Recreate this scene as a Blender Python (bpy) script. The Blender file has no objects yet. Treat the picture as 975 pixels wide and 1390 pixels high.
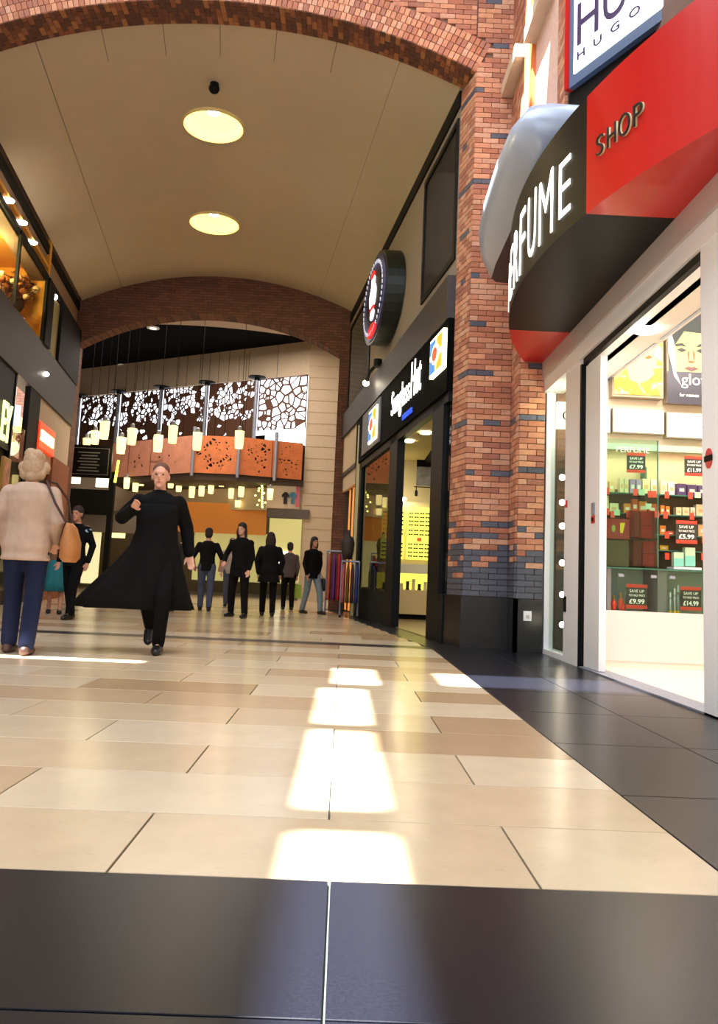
import bpy, bmesh, math, random
from mathutils import Vector, Matrix
random.seed(7)
sc = bpy.context.scene
COL = sc.collection
# ------------------------------------------------------------------ camera
F, CX, CY, CH = 1113.72, 487.5, 650.0, 0.80
PITCH, ROLL, YAW = math.radians(7.04494), math.radians(-2.49034), math.radians(-0.81266)
MC = Matrix.Rotation(YAW, 3, 'Z') @ Matrix.Rotation(PITCH, 3, 'X') @ Matrix.Rotation(ROLL, 3, 'Y')
EYE = Vector((0, 0, CH))
cam_d = bpy.data.cameras.new('camera')
cam = bpy.data.objects.new('camera', cam_d); COL.objects.link(cam)
right, fwd, up = MC.col[0], MC.col[1], MC.col[2]
cam.matrix_world = Matrix(((right.x, up.x, -fwd.x, 0), (right.y, up.y, -fwd.y, 0), (right.z, up.z, -fwd.z, CH), (0, 0, 0, 1)))
cam_d.sensor_fit = 'VERTICAL'; cam_d.sensor_height = 36; cam_d.sensor_width = 36
cam_d.lens = 36 * F / 1390; cam_d.shift_y = -45 / 1390
cam_d.clip_start = 0.05; cam_d.clip_end = 200
sc.camera = cam
# ------------------------------------------------------------------ world, sun, exposure
w = bpy.data.worlds.new('sky'); sc.world = w; w.use_nodes = True
wn = w.node_tree; wn.nodes.clear()
wo = wn.nodes.new('ShaderNodeOutputWorld'); wb = wn.nodes.new('ShaderNodeBackground')
sk = wn.nodes.new('ShaderNodeTexSky'); sk.sky_type = 'HOSEK_WILKIE'; sk.turbidity = 4; sk.sun_direction = (-0.3, -0.25, 0.9)
wb.inputs['Strength'].default_value = 1.6
wn.links.new(sk.outputs[0], wb.inputs[0]); wn.links.new(wb.outputs[0], wo.inputs[0])
SUN = Vector((0.35, 0.25, -1.0))                      # direction the sunlight travels
sd = bpy.data.lights.new('sun', 'SUN'); sd.energy = 42; sd.angle = math.radians(0.6); sd.color = (1, 0.97, 0.92)
so = bpy.data.objects.new('sun', sd); COL.objects.link(so)
so.rotation_euler = SUN.to_track_quat('-Z', 'Y').to_euler(); so.location = (0, 0, 20)
def area(name, loc, size, power, color, rot=(0, 0, 0), size_y=None, spread=None):
    l = bpy.data.lights.new(name, 'AREA'); l.energy = power; l.color = color; l.shape = 'RECTANGLE'
    l.size = size; l.size_y = size_y or size
    if spread: l.spread = spread
    o = bpy.data.objects.new(name, l); COL.objects.link(o); o.location = loc; o.rotation_euler = rot
    return o
def point(name, loc, power, color, r=0.05):
    l = bpy.data.lights.new(name, 'POINT'); l.energy = power; l.color = color; l.shadow_soft_size = r
    o = bpy.data.objects.new(name, l); COL.objects.link(o); o.location = loc
    return o
area('roof_glazing_light', (-2.2, 3.2, 11.6), 9, 1150, (0.88, 0.94, 1.0), size_y=10)
area('rear_fill_light', (-2.2, -6.4, 4.5), 8, 420, (0.88, 0.94, 1.0), rot=(math.radians(90), 0, 0), size_y=6)  # added fill lamp behind the camera, brightens door posts and pillar front
sc.view_settings.view_transform = 'Standard'; sc.view_settings.look = 'None'
sc.view_settings.exposure = 0.32; sc.view_settings.gamma = 1; sc.view_settings.use_curve_mapping = False
sc.cycles.use_denoising = True; sc.cycles.max_bounces = 7; sc.cycles.sample_clamp_indirect = 6
sc.cycles.caustics_reflective = False; sc.cycles.caustics_refractive = False
# ------------------------------------------------------------------ layout helpers
TS = 0.1445                                           # the arcade runs 8.2 degrees off the court's axis
def ray(x, y): return MC @ Vector(((x - CX) / F, 1, -(y - CY) / F))
def at(x, y, Y): d = ray(x, y); return EYE + d * (Y / d.y)
def onz(x, y, z): d = ray(x, y); return EYE + d * ((z - CH) / d.z)
def skx(x0, Y): return x0 - TS * (Y - 10.4)
def onp(x, y, x0):
    d = ray(x, y); n = Vector((1, TS, 0)); P = Vector((x0, 10.4, 0))
    return EYE + d * ((P - EYE).dot(n) / d.dot(n))
def lin(c):
    return tuple((v / 255 / 12.92) if v / 255 <= 0.04045 else ((v / 255 + 0.055) / 1.055) ** 2.4 for v in c)
# ------------------------------------------------------------------ materials
MATS = {}
def mat(name, rgb, rough=0.6, metal=0, emit=0, ecol=None, alpha=1, trans=0, spec=0.5, var=0, vscale=8, bump=0, bscale=60, coat=0, rnd=0, stretch=None):
    if name in MATS: return MATS[name]
    m = bpy.data.materials.new(name); m.use_nodes = True; nt = m.node_tree
    b = nt.nodes['Principled BSDF']; c = lin(rgb)
    b.inputs['Base Color'].default_value = (*c, 1); b.inputs['Roughness'].default_value = rough
    b.inputs['Metallic'].default_value = metal; b.inputs['Specular IOR Level'].default_value = spec
    b.inputs['Transmission Weight'].default_value = trans; b.inputs['Alpha'].default_value = alpha
    b.inputs['Coat Weight'].default_value = coat; b.inputs['Coat Roughness'].default_value = 0.05
    if emit:
        b.inputs['Emission Color'].default_value = (*lin(ecol or rgb), 1); b.inputs['Emission Strength'].default_value = emit
    tc = nt.nodes.new('ShaderNodeTexCoord')
    vec = tc.outputs['Object']
    if stretch:
        mp = nt.nodes.new('ShaderNodeMapping'); mp.inputs['Scale'].default_value = stretch
        nt.links.new(vec, mp.inputs[0]); vec = mp.outputs[0]
    if var or rnd:
        hsv = nt.nodes.new('ShaderNodeHueSaturation'); hsv.inputs['Color'].default_value = (*c, 1)
        src = None
        if var:
            n = nt.nodes.new('ShaderNodeTexNoise'); n.inputs['Scale'].default_value = vscale; n.inputs['Detail'].default_value = 6
            n.inputs['Roughness'].default_value = 0.65
            nt.links.new(vec, n.inputs['Vector'])
            mr = nt.nodes.new('ShaderNodeMapRange'); mr.inputs[1].default_value = 0.3; mr.inputs[2].default_value = 0.7
            mr.inputs[3].default_value = 1 - var; mr.inputs[4].default_value = 1 + var
            nt.links.new(n.outputs[0], mr.inputs[0]); src = mr.outputs[0]
        if rnd:
            oi = nt.nodes.new('ShaderNodeObjectInfo'); mr2 = nt.nodes.new('ShaderNodeMapRange')
            mr2.inputs[3].default_value = 1 - rnd; mr2.inputs[4].default_value = 1 + rnd
            nt.links.new(oi.outputs['Random'], mr2.inputs[0])
            if src:
                mu = nt.nodes.new('ShaderNodeMath'); mu.operation = 'MULTIPLY'
                nt.links.new(src, mu.inputs[0]); nt.links.new(mr2.outputs[0], mu.inputs[1]); src = mu.outputs[0]
            else: src = mr2.outputs[0]
        nt.links.new(src, hsv.inputs['Value']); nt.links.new(hsv.outputs[0], b.inputs['Base Color'])
    if bump:
        n2 = nt.nodes.new('ShaderNodeTexNoise'); n2.inputs['Scale'].default_value = bscale; n2.inputs['Detail'].default_value = 4
        nt.links.new(vec, n2.inputs['Vector'])
        bp = nt.nodes.new('ShaderNodeBump'); bp.inputs['Strength'].default_value = bump; bp.inputs['Distance'].default_value = 0.01
        nt.links.new(n2.outputs[0], bp.inputs['Height']); nt.links.new(bp.outputs[0], b.inputs['Normal'])
    MATS[name] = m
    return m
def brick_tex_mat(name, c1, c2, mortar, scale=1.0, rot=None):
    m = bpy.data.materials.new(name); m.use_nodes = True; nt = m.node_tree; b = nt.nodes['Principled BSDF']
    tc = nt.nodes.new('ShaderNodeTexCoord'); mp = nt.nodes.new('ShaderNodeMapping')
    mp.inputs['Rotation'].default_value = rot or (math.radians(90), 0, 0)
    br = nt.nodes.new('ShaderNodeTexBrick'); br.inputs['Color1'].default_value = (*lin(c1), 1); br.inputs['Color2'].default_value = (*lin(c2), 1)
    br.inputs['Mortar'].default_value = (*lin(mortar), 1); br.inputs['Scale'].default_value = scale
    br.inputs['Brick Width'].default_value = 0.225; br.inputs['Row Height'].default_value = 0.075; br.inputs['Mortar Size'].default_value = 0.008
    nt.links.new(tc.outputs['Object'], mp.inputs[0]); nt.links.new(mp.outputs[0], br.inputs[0])
    nt.links.new(br.outputs[0], b.inputs['Base Color']); b.inputs['Roughness'].default_value = 0.85
    MATS[name] = m
    return m
def glass(name, tint=(235, 245, 240), alpha=0.12, rough=0.02):
    if name in MATS: return MATS[name]
    m = bpy.data.materials.new(name); m.use_nodes = True; nt = m.node_tree; nt.nodes.clear()
    o = nt.nodes.new('ShaderNodeOutputMaterial'); t = nt.nodes.new('ShaderNodeBsdfTransparent'); t.inputs[0].default_value = (*lin(tint), 1)
    g = nt.nodes.new('ShaderNodeBsdfGlossy'); g.inputs['Roughness'].default_value = rough
    fr = nt.nodes.new('ShaderNodeFresnel'); fr.inputs[0].default_value = 1.45
    mx = nt.nodes.new('ShaderNodeMixShader'); ge = nt.nodes.new('ShaderNodeNewGeometry'); sb = nt.nodes.new('ShaderNodeMath'); sb.operation = 'SUBTRACT'; sb.inputs[0].default_value = 1
    ml = nt.nodes.new('ShaderNodeMath'); ml.operation = 'MULTIPLY'; nt.links.new(ge.outputs['Backfacing'], sb.inputs[1]); nt.links.new(sb.outputs[0], ml.inputs[0]); nt.links.new(fr.outputs[0], ml.inputs[1])
    nt.links.new(ml.outputs[0], mx.inputs[0]); nt.links.new(t.outputs[0], mx.inputs[1]); nt.links.new(g.outputs[0], mx.inputs[2])
    nt.links.new(mx.outputs[0], o.inputs[0])
    MATS[name] = m
    return m
BRICK = [mat('brick_clay_%d' % i, c, 0.8, var=0.16, vscale=25, bump=0.3, bscale=90, rnd=0.10) for i, c in enumerate(
    [(196, 134, 104), (178, 114, 86), (208, 148, 114), (166, 108, 88), (204, 154, 126)])]
BRICK_BLUE = mat('brick_blue', (82, 84, 98), 0.5, var=0.2, vscale=25, rnd=0.15)
MORTAR = mat('mortar', (122, 96, 84), 0.95, var=0.1)
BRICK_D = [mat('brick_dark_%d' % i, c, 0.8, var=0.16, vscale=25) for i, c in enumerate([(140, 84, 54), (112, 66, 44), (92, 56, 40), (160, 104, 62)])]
FARBRICK = brick_tex_mat('far_arch_brick', (122, 78, 60), (96, 62, 50), (74, 54, 46))
STONE = [mat('limestone_%d' % i, c, 0.2, var=0.055, vscale=4.0, coat=0.0, rnd=0.0, spec=0.32, bump=0.02, bscale=300) for i, c in enumerate(
    [(204, 182, 152), (194, 168, 136), (212, 194, 168), (180, 152, 120), (206, 186, 158)])]
def vein(m):                                          # fossil flecks in the limestone
    nt = m.node_tree; b = nt.nodes['Principled BSDF']; src = b.inputs['Base Color'].links[0].from_socket
    tc = nt.nodes.new('ShaderNodeTexCoord'); mp = nt.nodes.new('ShaderNodeMapping'); mp.inputs['Scale'].default_value = (7, 16, 7)
    n = nt.nodes.new('ShaderNodeTexNoise'); n.inputs['Scale'].default_value = 1.6; n.inputs['Detail'].default_value = 9; n.inputs['Roughness'].default_value = 0.75
    mr = nt.nodes.new('ShaderNodeMapRange'); mr.inputs[1].default_value = 0.60; mr.inputs[2].default_value = 0.74; mr.inputs[4].default_value = 0.6
    mx = nt.nodes.new('ShaderNodeMix'); mx.data_type = 'RGBA'; mx.inputs[7].default_value = (*lin((176, 138, 100)), 1)
    nt.links.new(tc.outputs['Object'], mp.inputs[0]); nt.links.new(mp.outputs[0], n.inputs[0]); nt.links.new(n.outputs[0], mr.inputs[0])
    nt.links.new(mr.outputs[0], mx.inputs[0]); nt.links.new(src, mx.inputs[6]); nt.links.new(mx.outputs[2], b.inputs['Base Color'])
for m_ in STONE: vein(m_)
GRANITE = mat('black_granite', (20, 22, 32), 0.28, var=0.35, vscale=120, bump=0.04, bscale=400, spec=0.3)
GRANITE_WALL = mat('black_granite_plinth', (20, 19, 20), 0.3, var=0.25, vscale=90)
GROUT = mat('grout', (74, 84, 78), 0.8)
PLASTER = mat('beige_plaster', (196, 180, 152), 0.9, bump=0.08, bscale=120, var=0.03, vscale=2)
CREAM = mat('cream_wall', (205, 186, 162), 0.85, var=0.04)
BLACK = mat('black_metal', (8, 8, 9), 0.5, spec=.15)
BLACKM = mat('black_matt', (9, 8, 8), 0.7, spec=.2)
BRONZE = mat('bronze_band', (50, 43, 40), 0.55, var=0.08)
DGREY = mat('dark_grey_blind', (44, 42, 48), 0.6)
WHITE = mat('white_powder_coat', (244, 244, 250), 0.35)
WHITEW = mat('white_paint', (236, 228, 220), 0.6)
RED = mat('red_gloss', (200, 16, 12), 0.28, coat=0.3)
CANBLK = mat('canopy_black', (12, 12, 13), 0.4, spec=.2)
STEEL = mat('steel', (150, 156, 176), 0.35, metal=0.3)
GREYAL = mat('grey_aluminium_sheet', (176, 188, 210), 0.3, metal=0.1)
LETTER = mat('lit_letter', (255, 252, 240), emit=2.2)
LETTERG = mat('lit_letter_green', (225, 240, 140), emit=2.2)
BULB = mat('lamp_glow', (255, 240, 210), emit=30)
SHADE = mat('pendant_shade_glow', (255, 236, 170), emit=1.5, ecol=(255, 232, 150))
SPOT = mat('downlight_glow', (255, 248, 235), emit=25)
SKYW = mat('daylight_pane', (240, 246, 255), emit=1.7)
CLEAR = glass('clear_glass'); GREENG = glass('green_edge_glass', (226, 246, 236)); DARKG = glass('smoked_glass', (150, 150, 140))
GEDGE = mat('glass_edge', (60, 110, 96), 0.2)
# ------------------------------------------------------------------ mesh helpers
class MB:
    def __init__(s): s.v = []; s.f = []; s.m = []
    def add(s, vs, fs, mi=0):
        o = len(s.v); s.v += [Vector(v) for v in vs]
        s.f += [tuple(i + o for i in f) for f in fs]; s.m += [mi] * len(fs); return s
    def hexa(s, p, mi=0):                             # 8 corners: bottom ring, top ring
        return s.add(p, [(0, 3, 2, 1), (4, 5, 6, 7), (0, 1, 5, 4), (1, 2, 6, 5), (2, 3, 7, 6), (3, 0, 4, 7)], mi)
    def box(s, x0, x1, y0, y1, z0, z1, mi=0):
        return s.hexa([(x0, y0, z0), (x1, y0, z0), (x1, y1, z0), (x0, y1, z0), (x0, y0, z1), (x1, y0, z1), (x1, y1, z1), (x0, y1, z1)], mi)
    def sbox(s, xa, xb, y0, y1, z0, z1, mi=0):        # box whose long faces run along the arcade
        return s.hexa([(skx(xa, y0), y0, z0), (skx(xb, y0), y0, z0), (skx(xb, y1), y1, z0), (skx(xa, y1), y1, z0),
                       (skx(xa, y0), y0, z1), (skx(xb, y0), y0, z1), (skx(xb, y1), y1, z1), (skx(xa, y1), y1, z1)], mi)
    def slab(s, a, b, c, d, t, mi=0):                 # quad a b c d given thickness t along its normal
        a, b, c, d = map(Vector, (a, b, c, d)); n = (b - a).cross(d - a).normalized() * t
        return s.hexa([a, b, c, d, a + n, b + n, c + n, d + n], mi)
    def tube(s, pts, rad, seg=10, mi=0, cap=True):
        pts = [Vector(p) for p in pts]; rad = rad if isinstance(rad, (list, tuple)) else [rad] * len(pts)
        o = len(s.v); n = len(pts); ref = None
        for i, p in enumerate(pts):
            t = (pts[min(i + 1, n - 1)] - pts[max(i - 1, 0)]).normalized()
            if ref is None: ref = Vector((1, 0, 0)) if abs(t.x) < 0.8 else Vector((0, 1, 0))
            u = (ref - t * ref.dot(t)).normalized(); v = t.cross(u); ref = u
            r = rad[i]; rx, ry = r if isinstance(r, tuple) else (r, r)
            for k in range(seg):
                a = 2 * math.pi * k / seg
                s.v.append(p + u * (math.cos(a) * rx) + v * (math.sin(a) * ry))
        for i in range(n - 1):
            for k in range(seg):
                k2 = (k + 1) % seg
                s.f.append((o + i * seg + k, o + i * seg + k2, o + (i + 1) * seg + k2, o + (i + 1) * seg + k)); s.m.append(mi)
        if cap:
            s.f.append(tuple(o + k for k in reversed(range(seg)))); s.m.append(mi)
            s.f.append(tuple(o + (n - 1) * seg + k for k in range(seg))); s.m.append(mi)
        return s
    def lathe(s, c, prof, seg=20, mi=0, sx=1, sy=1, cap=True):  # prof: (r, z) about vertical axis at c
        o = len(s.v); c = Vector(c)
        for r, z in prof:
            for k in range(seg):
                a = 2 * math.pi * k / seg; s.v.append(c + Vector((math.cos(a) * r * sx, math.sin(a) * r * sy, z)))
        for i in range(len(prof) - 1):
            for k in range(seg):
                k2 = (k + 1) % seg
                s.f.append((o + i * seg + k, o + i * seg + k2, o + (i + 1) * seg + k2, o + (i + 1) * seg + k)); s.m.append(mi)
        if not cap: return s
        s.f.append(tuple(o + k for k in reversed(range(seg)))); s.m.append(mi)
        e = o + (len(prof) - 1) * seg; s.f.append(tuple(e + k for k in range(seg))); s.m.append(mi)
        return s
    def ball(s, c, rx, ry=None, rz=None, seg=12, rings=8, mi=0):
        ry = ry or rx; rz = rz or rx
        prof = [(max(math.sin(math.pi * i / rings), 0.02), -math.cos(math.pi * i / rings)) for i in range(rings + 1)]
        o = len(s.v); s.lathe((0, 0, 0), prof, seg, mi)
        for i in range(o, len(s.v)): s.v[i] = Vector((s.v[i].x * rx, s.v[i].y * ry, s.v[i].z * rz)) + Vector(c)
        return s
    def poly(s, pts, t, mi=0):                        # flat polygon with thickness vector t
        n = len(pts); t = Vector(t); P = [Vector(p) for p in pts]
        return s.add(P + [p + t for p in P], [tuple(range(n))[::-1], tuple(range(n, 2 * n))] + [(i, (i + 1) % n, n + (i + 1) % n, n + i) for i in range(n)], mi)
    def build(s, name, mats, parent=None, smooth=False):
        me = bpy.data.meshes.new(name)
        org = Vector((0, 0, 0))
        if parent is not None: org = parent['_o'] if '_o' in parent else (0, 0, 0); org = Vector(org)
        me.from_pydata([tuple(v - org) for v in s.v], [], s.f)
        for m in (mats if isinstance(mats, (list, tuple)) else [mats]): me.materials.append(m)
        if any(s.m):
            me.polygons.foreach_set('material_index', s.m)
        if smooth: me.polygons.foreach_set('use_smooth', [True] * len(s.f))
        me.update()
        bm = bmesh.new(); bm.from_mesh(me); bmesh.ops.recalc_face_normals(bm, faces=bm.faces); bm.to_mesh(me); bm.free()
        o = bpy.data.objects.new(name, me); COL.objects.link(o)
        if parent is not None: o.parent = parent
        return o
def thing(name, label, cat, loc=(0, 0, 0), group=None):
    o = bpy.data.objects.new(name, None); COL.objects.link(o); o.location = loc; o.empty_display_size = 0.1
    o['_o'] = tuple(loc); o['label'] = label; o['category'] = cat
    if group: o['group'] = group
    return o
def tag(o, label, cat, group=None):
    o['label'] = label; o['category'] = cat
    if group: o['group'] = group
    return o
def struct(o, label=None, cat=None):
    o['kind'] = 'structure'
    if label: o['label'] = label
    if cat: o['category'] = cat
    return o
def recenter(o):                                      # a one-mesh thing gets its origin at its own base
    me = o.data; xs = [v.co for v in me.vertices]
    c = Vector((sum(v.x for v in xs) / len(xs), sum(v.y for v in xs) / len(xs), min(v.z for v in xs)))
    me.transform(Matrix.Translation(-c)); o.location = c
    return o
def one(mb, name, mats, label, cat, group=None, smooth=False):
    return tag(recenter(mb.build(name, mats, None, smooth)), label, cat, group)
def text_mesh(s, ext=0.02, bold=0.0):                 # lettering as a mesh; x width and height returned, origin bottom left
    cu = bpy.data.curves.new('txt', 'FONT'); cu.body = s; cu.extrude = ext; cu.offset = bold; cu.resolution_u = 4
    o = bpy.data.objects.new('txt', cu); COL.objects.link(o)
    dg = bpy.context.evaluated_depsgraph_get(); me = bpy.data.meshes.new_from_object(o.evaluated_get(dg))
    bpy.data.objects.remove(o); bpy.data.curves.remove(cu)
    return me
def put_text(name, s, O, U, V, width, height, m, parent=None, depth=0.01, bold=0.0, fit=True):
    """lettering laid on the plane O + a*U + b*V, stretched to width x height"""
    me = text_mesh(s, 0.5, bold)
    me.name = name; xs = [v.co.x for v in me.vertices]; ys = [v.co.y for v in me.vertices]
    x0, x1, y0, y1 = min(xs), max(xs), min(ys), max(ys)
    O = Vector(O); U = Vector(U).normalized(); V = Vector(V).normalized(); N = U.cross(V)
    org = Vector(parent['_o']) if parent is not None and '_o' in parent else Vector((0, 0, 0))
    for v in me.vertices:
        a = (v.co.x - x0) / (x1 - x0) * width; b = (v.co.y - y0) / (y1 - y0) * height
        v.co = O + U * a + V * b + N * (v.co.z + 0.5) * depth - org
    me.materials.clear(); me.materials.append(m)
    o = bpy.data.objects.new(name, me); COL.objects.link(o)
    if parent is not None: o.parent = parent
    return o
# brick laying: every brick is its own object up to a limit, the rest joined
_bm = {}
def brick_mesh(l, h, d, m):
    k = (round(l, 3), round(h, 3), round(d, 3), m.name)
    if k not in _bm:
        b = MB().box(-l / 2, l / 2, -d / 2, d / 2, -h / 2, h / 2)
        me = bpy.data.meshes.new('brick'); me.from_pydata([tuple(v) for v in b.v], [], b.f); me.materials.append(m); _bm[k] = me
    return _bm[k]
def lay(bricks, parent, limit=300, dist_from=EYE, name='brick'):
    """bricks: (centre, u direction, length, height, depth, material)"""
    bricks = sorted(bricks, key=lambda b: (b[0] - dist_from).length / max(b[2], 0.05))
    for c, u, l, h, d, m in bricks[:limit]:
        o = bpy.data.objects.new(name, brick_mesh(l, h, d, m)); COL.objects.link(o); o.parent = parent
        o.matrix_local = Matrix.Translation(c) @ Vector(u).to_track_quat('X', 'Z').to_matrix().to_4x4() if abs(u.z) > 1e-6 else Matrix.Translation(c) @ Matrix.Rotation(math.atan2(u.y, u.x), 4, 'Z')
    if len(bricks) > limit:
        mb = MB(); ms = []
        for c, u, l, h, d, m in bricks[limit:]:
            if m not in ms: ms.append(m)
            v = Vector((-u.y, u.x, 0)); z = Vector((0, 0, 1))
            P = [c + u * (sx * l / 2) + v * (sy * d / 2) + z * (sz * h / 2) for sz in (-1, 1) for sx, sy in ((-1, -1), (1, -1), (1, 1), (-1, 1))]
            mb.hexa(P, ms.index(m))
        o = mb.build('brickwork', ms, parent); o['kind'] = 'stuff'
def courses(O, u, L, z0, z1, unit=0.225, tone=None, depth=0.03, keep=None, start=0):
    out = []; n = int((z1 - z0) / 0.0755); u = Vector(u).normalized(); O = Vector(O)
    for k in range(n):
        z = z0 + 0.0755 * (k + 0.5); x = 0.0; off = (k + start) % 2
        first = True
        while x < L - 0.02:
            l = unit if not (first and off) else unit / 2
            l = min(l, L - x)
            if L - x - l < 0.05: l = L - x
            first = False
            c = O + u * (x + l / 2); c.z = z
            if l > 0.03 and (keep is None or keep(c)):
                m = tone(c, k, x) if tone else random.choice(BRICK)
                out.append((c, u, l - 0.009, 0.0755 - 0.009, depth, m))
            x += l
    return out
# ================================================================== SETTING: floor
SX, LX = 1.50, -5.81                                  # storefront planes of the arcade, measured at Y 10.4
floor = MB()
floor.box(-16, 7, -8, 48, -0.30, -0.012)
FL = struct(floor.build('floor', GROUT)); FL['_o'] = (0, 0, 0)
FL['label'] = 'polished limestone and black granite floor of the mall'
tiles = []                                            # limestone slabs of the near court, 0.56 m rows in half bond
tmesh = {}
def tile(x0, x1, y0, y1, m, top=0.0, mb=None):
    g = 0.0035
    if mb is not None: return mb.box(x0 + g, x1 - g, y0 + g, y1 - g, top - 0.011, top)
    key = (round(x1 - x0, 3), round(y1 - y0, 3), m.name)
    if key not in tmesh:
        b = MB(); a, c = (x1 - x0) / 2 - g, (y1 - y0) / 2 - g; e = 0.0015
        b.box(-a, a, -c, c, -0.011, -e); b.hexa([(-a, -c, -e), (a, -c, -e), (a, c, -e), (-a, c, -e), (-a + e, -c + e, 0), (a - e, -c + e, 0), (a - e, c - e, 0), (-a + e, c - e, 0)])
        me = bpy.data.meshes.new('floor_tile'); me.from_pydata([tuple(v) for v in b.v], [], b.f); me.materials.append(m); tmesh[key] = me
    o = bpy.data.objects.new('stone_tile' if m in STONE else 'granite_tile', tmesh[key]); COL.objects.link(o); o.parent = FL
    o.location = ((x0 + x1) / 2, (y0 + y1) / 2, top)
RX = 1.14
rg = random.Random(3)
pick = {(1, 1): 0, (3, 1): 1}
for k in range(14):
    y0 = 2.31 + 0.565 * k; y1 = y0 + 0.565; off = 0.58 if k % 2 == 0 else 0.0
    js = [off - 0.01 + 1.165 * i for i in range(-8, 3)]
    js = [j for j in js if j < RX - 0.05] + [RX]
    for a, b in zip(js[:-1], js[1:]):
        if b < -7: continue
        r = rg.random()
        m = STONE[3] if (k in (4, 6) and b >= RX) else STONE[0 if r < .3 else 1 if r < .5 else 2 if r < .75 else 4 if r < .92 else 3]
        tile(a, b, y0, y1, m)
Y1 = 2.31 + 0.565 * 14
tile_line = MB(); tile_line.box(-7, RX, Y1 + 0.004, Y1 + 0.42, -0.011, 0); o = tile_line.build('granite_border', GRANITE, FL)
for k in range(16):                                   # limestone of the arcade
    y0 = Y1 + 0.424 + 0.72 * k; y1 = y0 + 0.72
    xr = 1.13 - 0.135 * ((y0 + y1) / 2 - 10.4); x = xr
    first = 0.65 if k % 2 else 1.3
    while x > -8.6:
        l = first; first = 1.3
        r = rg.random(); tile(x - l, x, y0, y1, STONE[int(r * 4.99)]); x -= l
mb = MB()
for k in range(12):                                   # food court paving, too far off to pick apart
    for i in range(14):
        mb.box(-14 + 1.3 * i + 0.004 + (k % 2) * .6, -12.7 + 1.3 * i - 0.004 + (k % 2) * .6, 22.0 + k * 1.2, 23.19 + k * 1.2, -0.011, 0)
o = mb.build('food_court_paving', STONE[0], FL); o['kind'] = 'stuff'
# black granite: front strip, right strip, strip along the arcade shops
for i in range(-6, 6):
    for j in range(5): tile(1.165 * i, 1.165 * (i + 1), 2.31 - 0.7 * (j + 1) if j < 4 else -4, 2.31 - 0.7 * j, GRANITE)
for k in range(8):
    for (a, b) in ((RX, 1.84), (1.84, 2.52)): tile(a, b, 2.31 + 1.05 * k, 2.31 + 1.05 * (k + 1), GRANITE)
mb = MB()
for k in range(12):
    y0 = 10.71 + k * 1.0
    a = 1.13 - .135 * (y0 - 10.4) + .005; a2 = 1.13 - .135 * (y0 + 1 - 10.4) + .005
    mb.hexa([(a, y0, -.011), (2.6, y0, -.011), (2.6, y0 + .993, -.011), (a2, y0 + .993, -.011), (a, y0, 0.001), (2.6, y0, 0.001), (2.6, y0 + .993, 0.001), (a2, y0 + .993, 0.001)])
o = mb.build('granite_border', GRANITE, FL)
# ================================================================== SETTING: front arch wall
AC, AR = Vector((-2.2, 0.37)), 8.5                    # near arch: centre and radius of the intrados
def arc_pts(c, R, x0, x1, n):
    out = []
    for i in range(n + 1):
        x = x0 + (x1 - x0) * i / n; out.append((x, c[1] + math.sqrt(R * R - (x - c[0]) ** 2)))
    return out
def arch_wall(mb, c, R, xl, xr, y0, y1, ztop, xL, xR, mi=0, n=40):
    pts = arc_pts(c, R, xl, xr, n)
    for (xa, za), (xb, zb) in zip(pts[:-1], pts[1:]):
        mb.hexa([(xa, y0, za), (xb, y0, zb), (xb, y1, zb), (xa, y1, za), (xa, y0, ztop), (xb, y0, ztop), (xb, y1, ztop), (xa, y1, ztop)], mi)
    mb.box(xL, xl, y0, y1, 0, ztop, mi)
mb = MB()
arch_wall(mb, AC, AR, -5.93, 1.575, 10.785, 11.27, 12.0, -7.6, 1.5)
mb.hexa([(1.575, 10.785, 0), (2.16, 10.785, 0), (2.16, 11.27, 0), (1.43, 11.27, 0), (1.575, 10.785, 12), (2.16, 10.785, 12), (2.16, 11.27, 12), (1.43, 11.27, 12)])
mb.box(2.16, 7, 10.785, 11.27, 0, 12)
WF = struct(mb.build('wall_front', MORTAR)); WF['_o'] = (0, 0, 0); WF['label'] = 'brick wall with a wide segmental arch and a tall pillar'
def blue_tone(c, k, x):
    z = c.z
    p = 1.0 if z < 0.83 else 0.85 if z < 1.0 else 0.62 if z < 1.3 else 0.5 if z < 1.62 and k % 2 == 0 else 0.1 if z < 1.8 else 0.0
    if random.random() < p: return BRICK_BLUE
    if z > 1.8 and k % 9 == 3 and random.random() < 0.45: return BRICK_BLUE
    return random.choice(BRICK)
A0R = math.acos((1.56 - AC.x) / AR)
br = []
br += courses((1.56, 10.77, 0), (1, 0, 0), 0.585, 0.66, 9.9, tone=blue_tone, depth=0.034,
              keep=lambda c: not (c.z > 7.95 and (Vector((c.x, c.z)) - AC).length < AR + 0.49 and math.atan2(c.z - AC.y, c.x - AC.x) > A0R - .003))
ud = Vector((1.43 - 1.56, 11.27 - 10.765, 0))
br += courses((1.568, 10.765, 0), ud, ud.length, 0.66, 8.0, unit=0.17, tone=blue_tone, depth=0.034, start=1)
br += courses((-0.9, 10.77, 0), (1, 0, 0), 2.45, 8.55, 9.9, depth=0.034, keep=lambda c: (Vector((c.x, c.z)) - AC).length > AR + 0.49)
br += courses((-7.5, 10.77, 0), (1, 0, 0), 1.6, 0.66, 8.3, depth=0.034)
br += courses((-7.5, 10.77, 0), (1, 0, 0), 6.6, 8.3, 9.9, depth=0.034, keep=lambda c: (Vector((c.x, c.z)) - AC).length > AR + 0.49)
lay(br, WF, 300)
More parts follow.
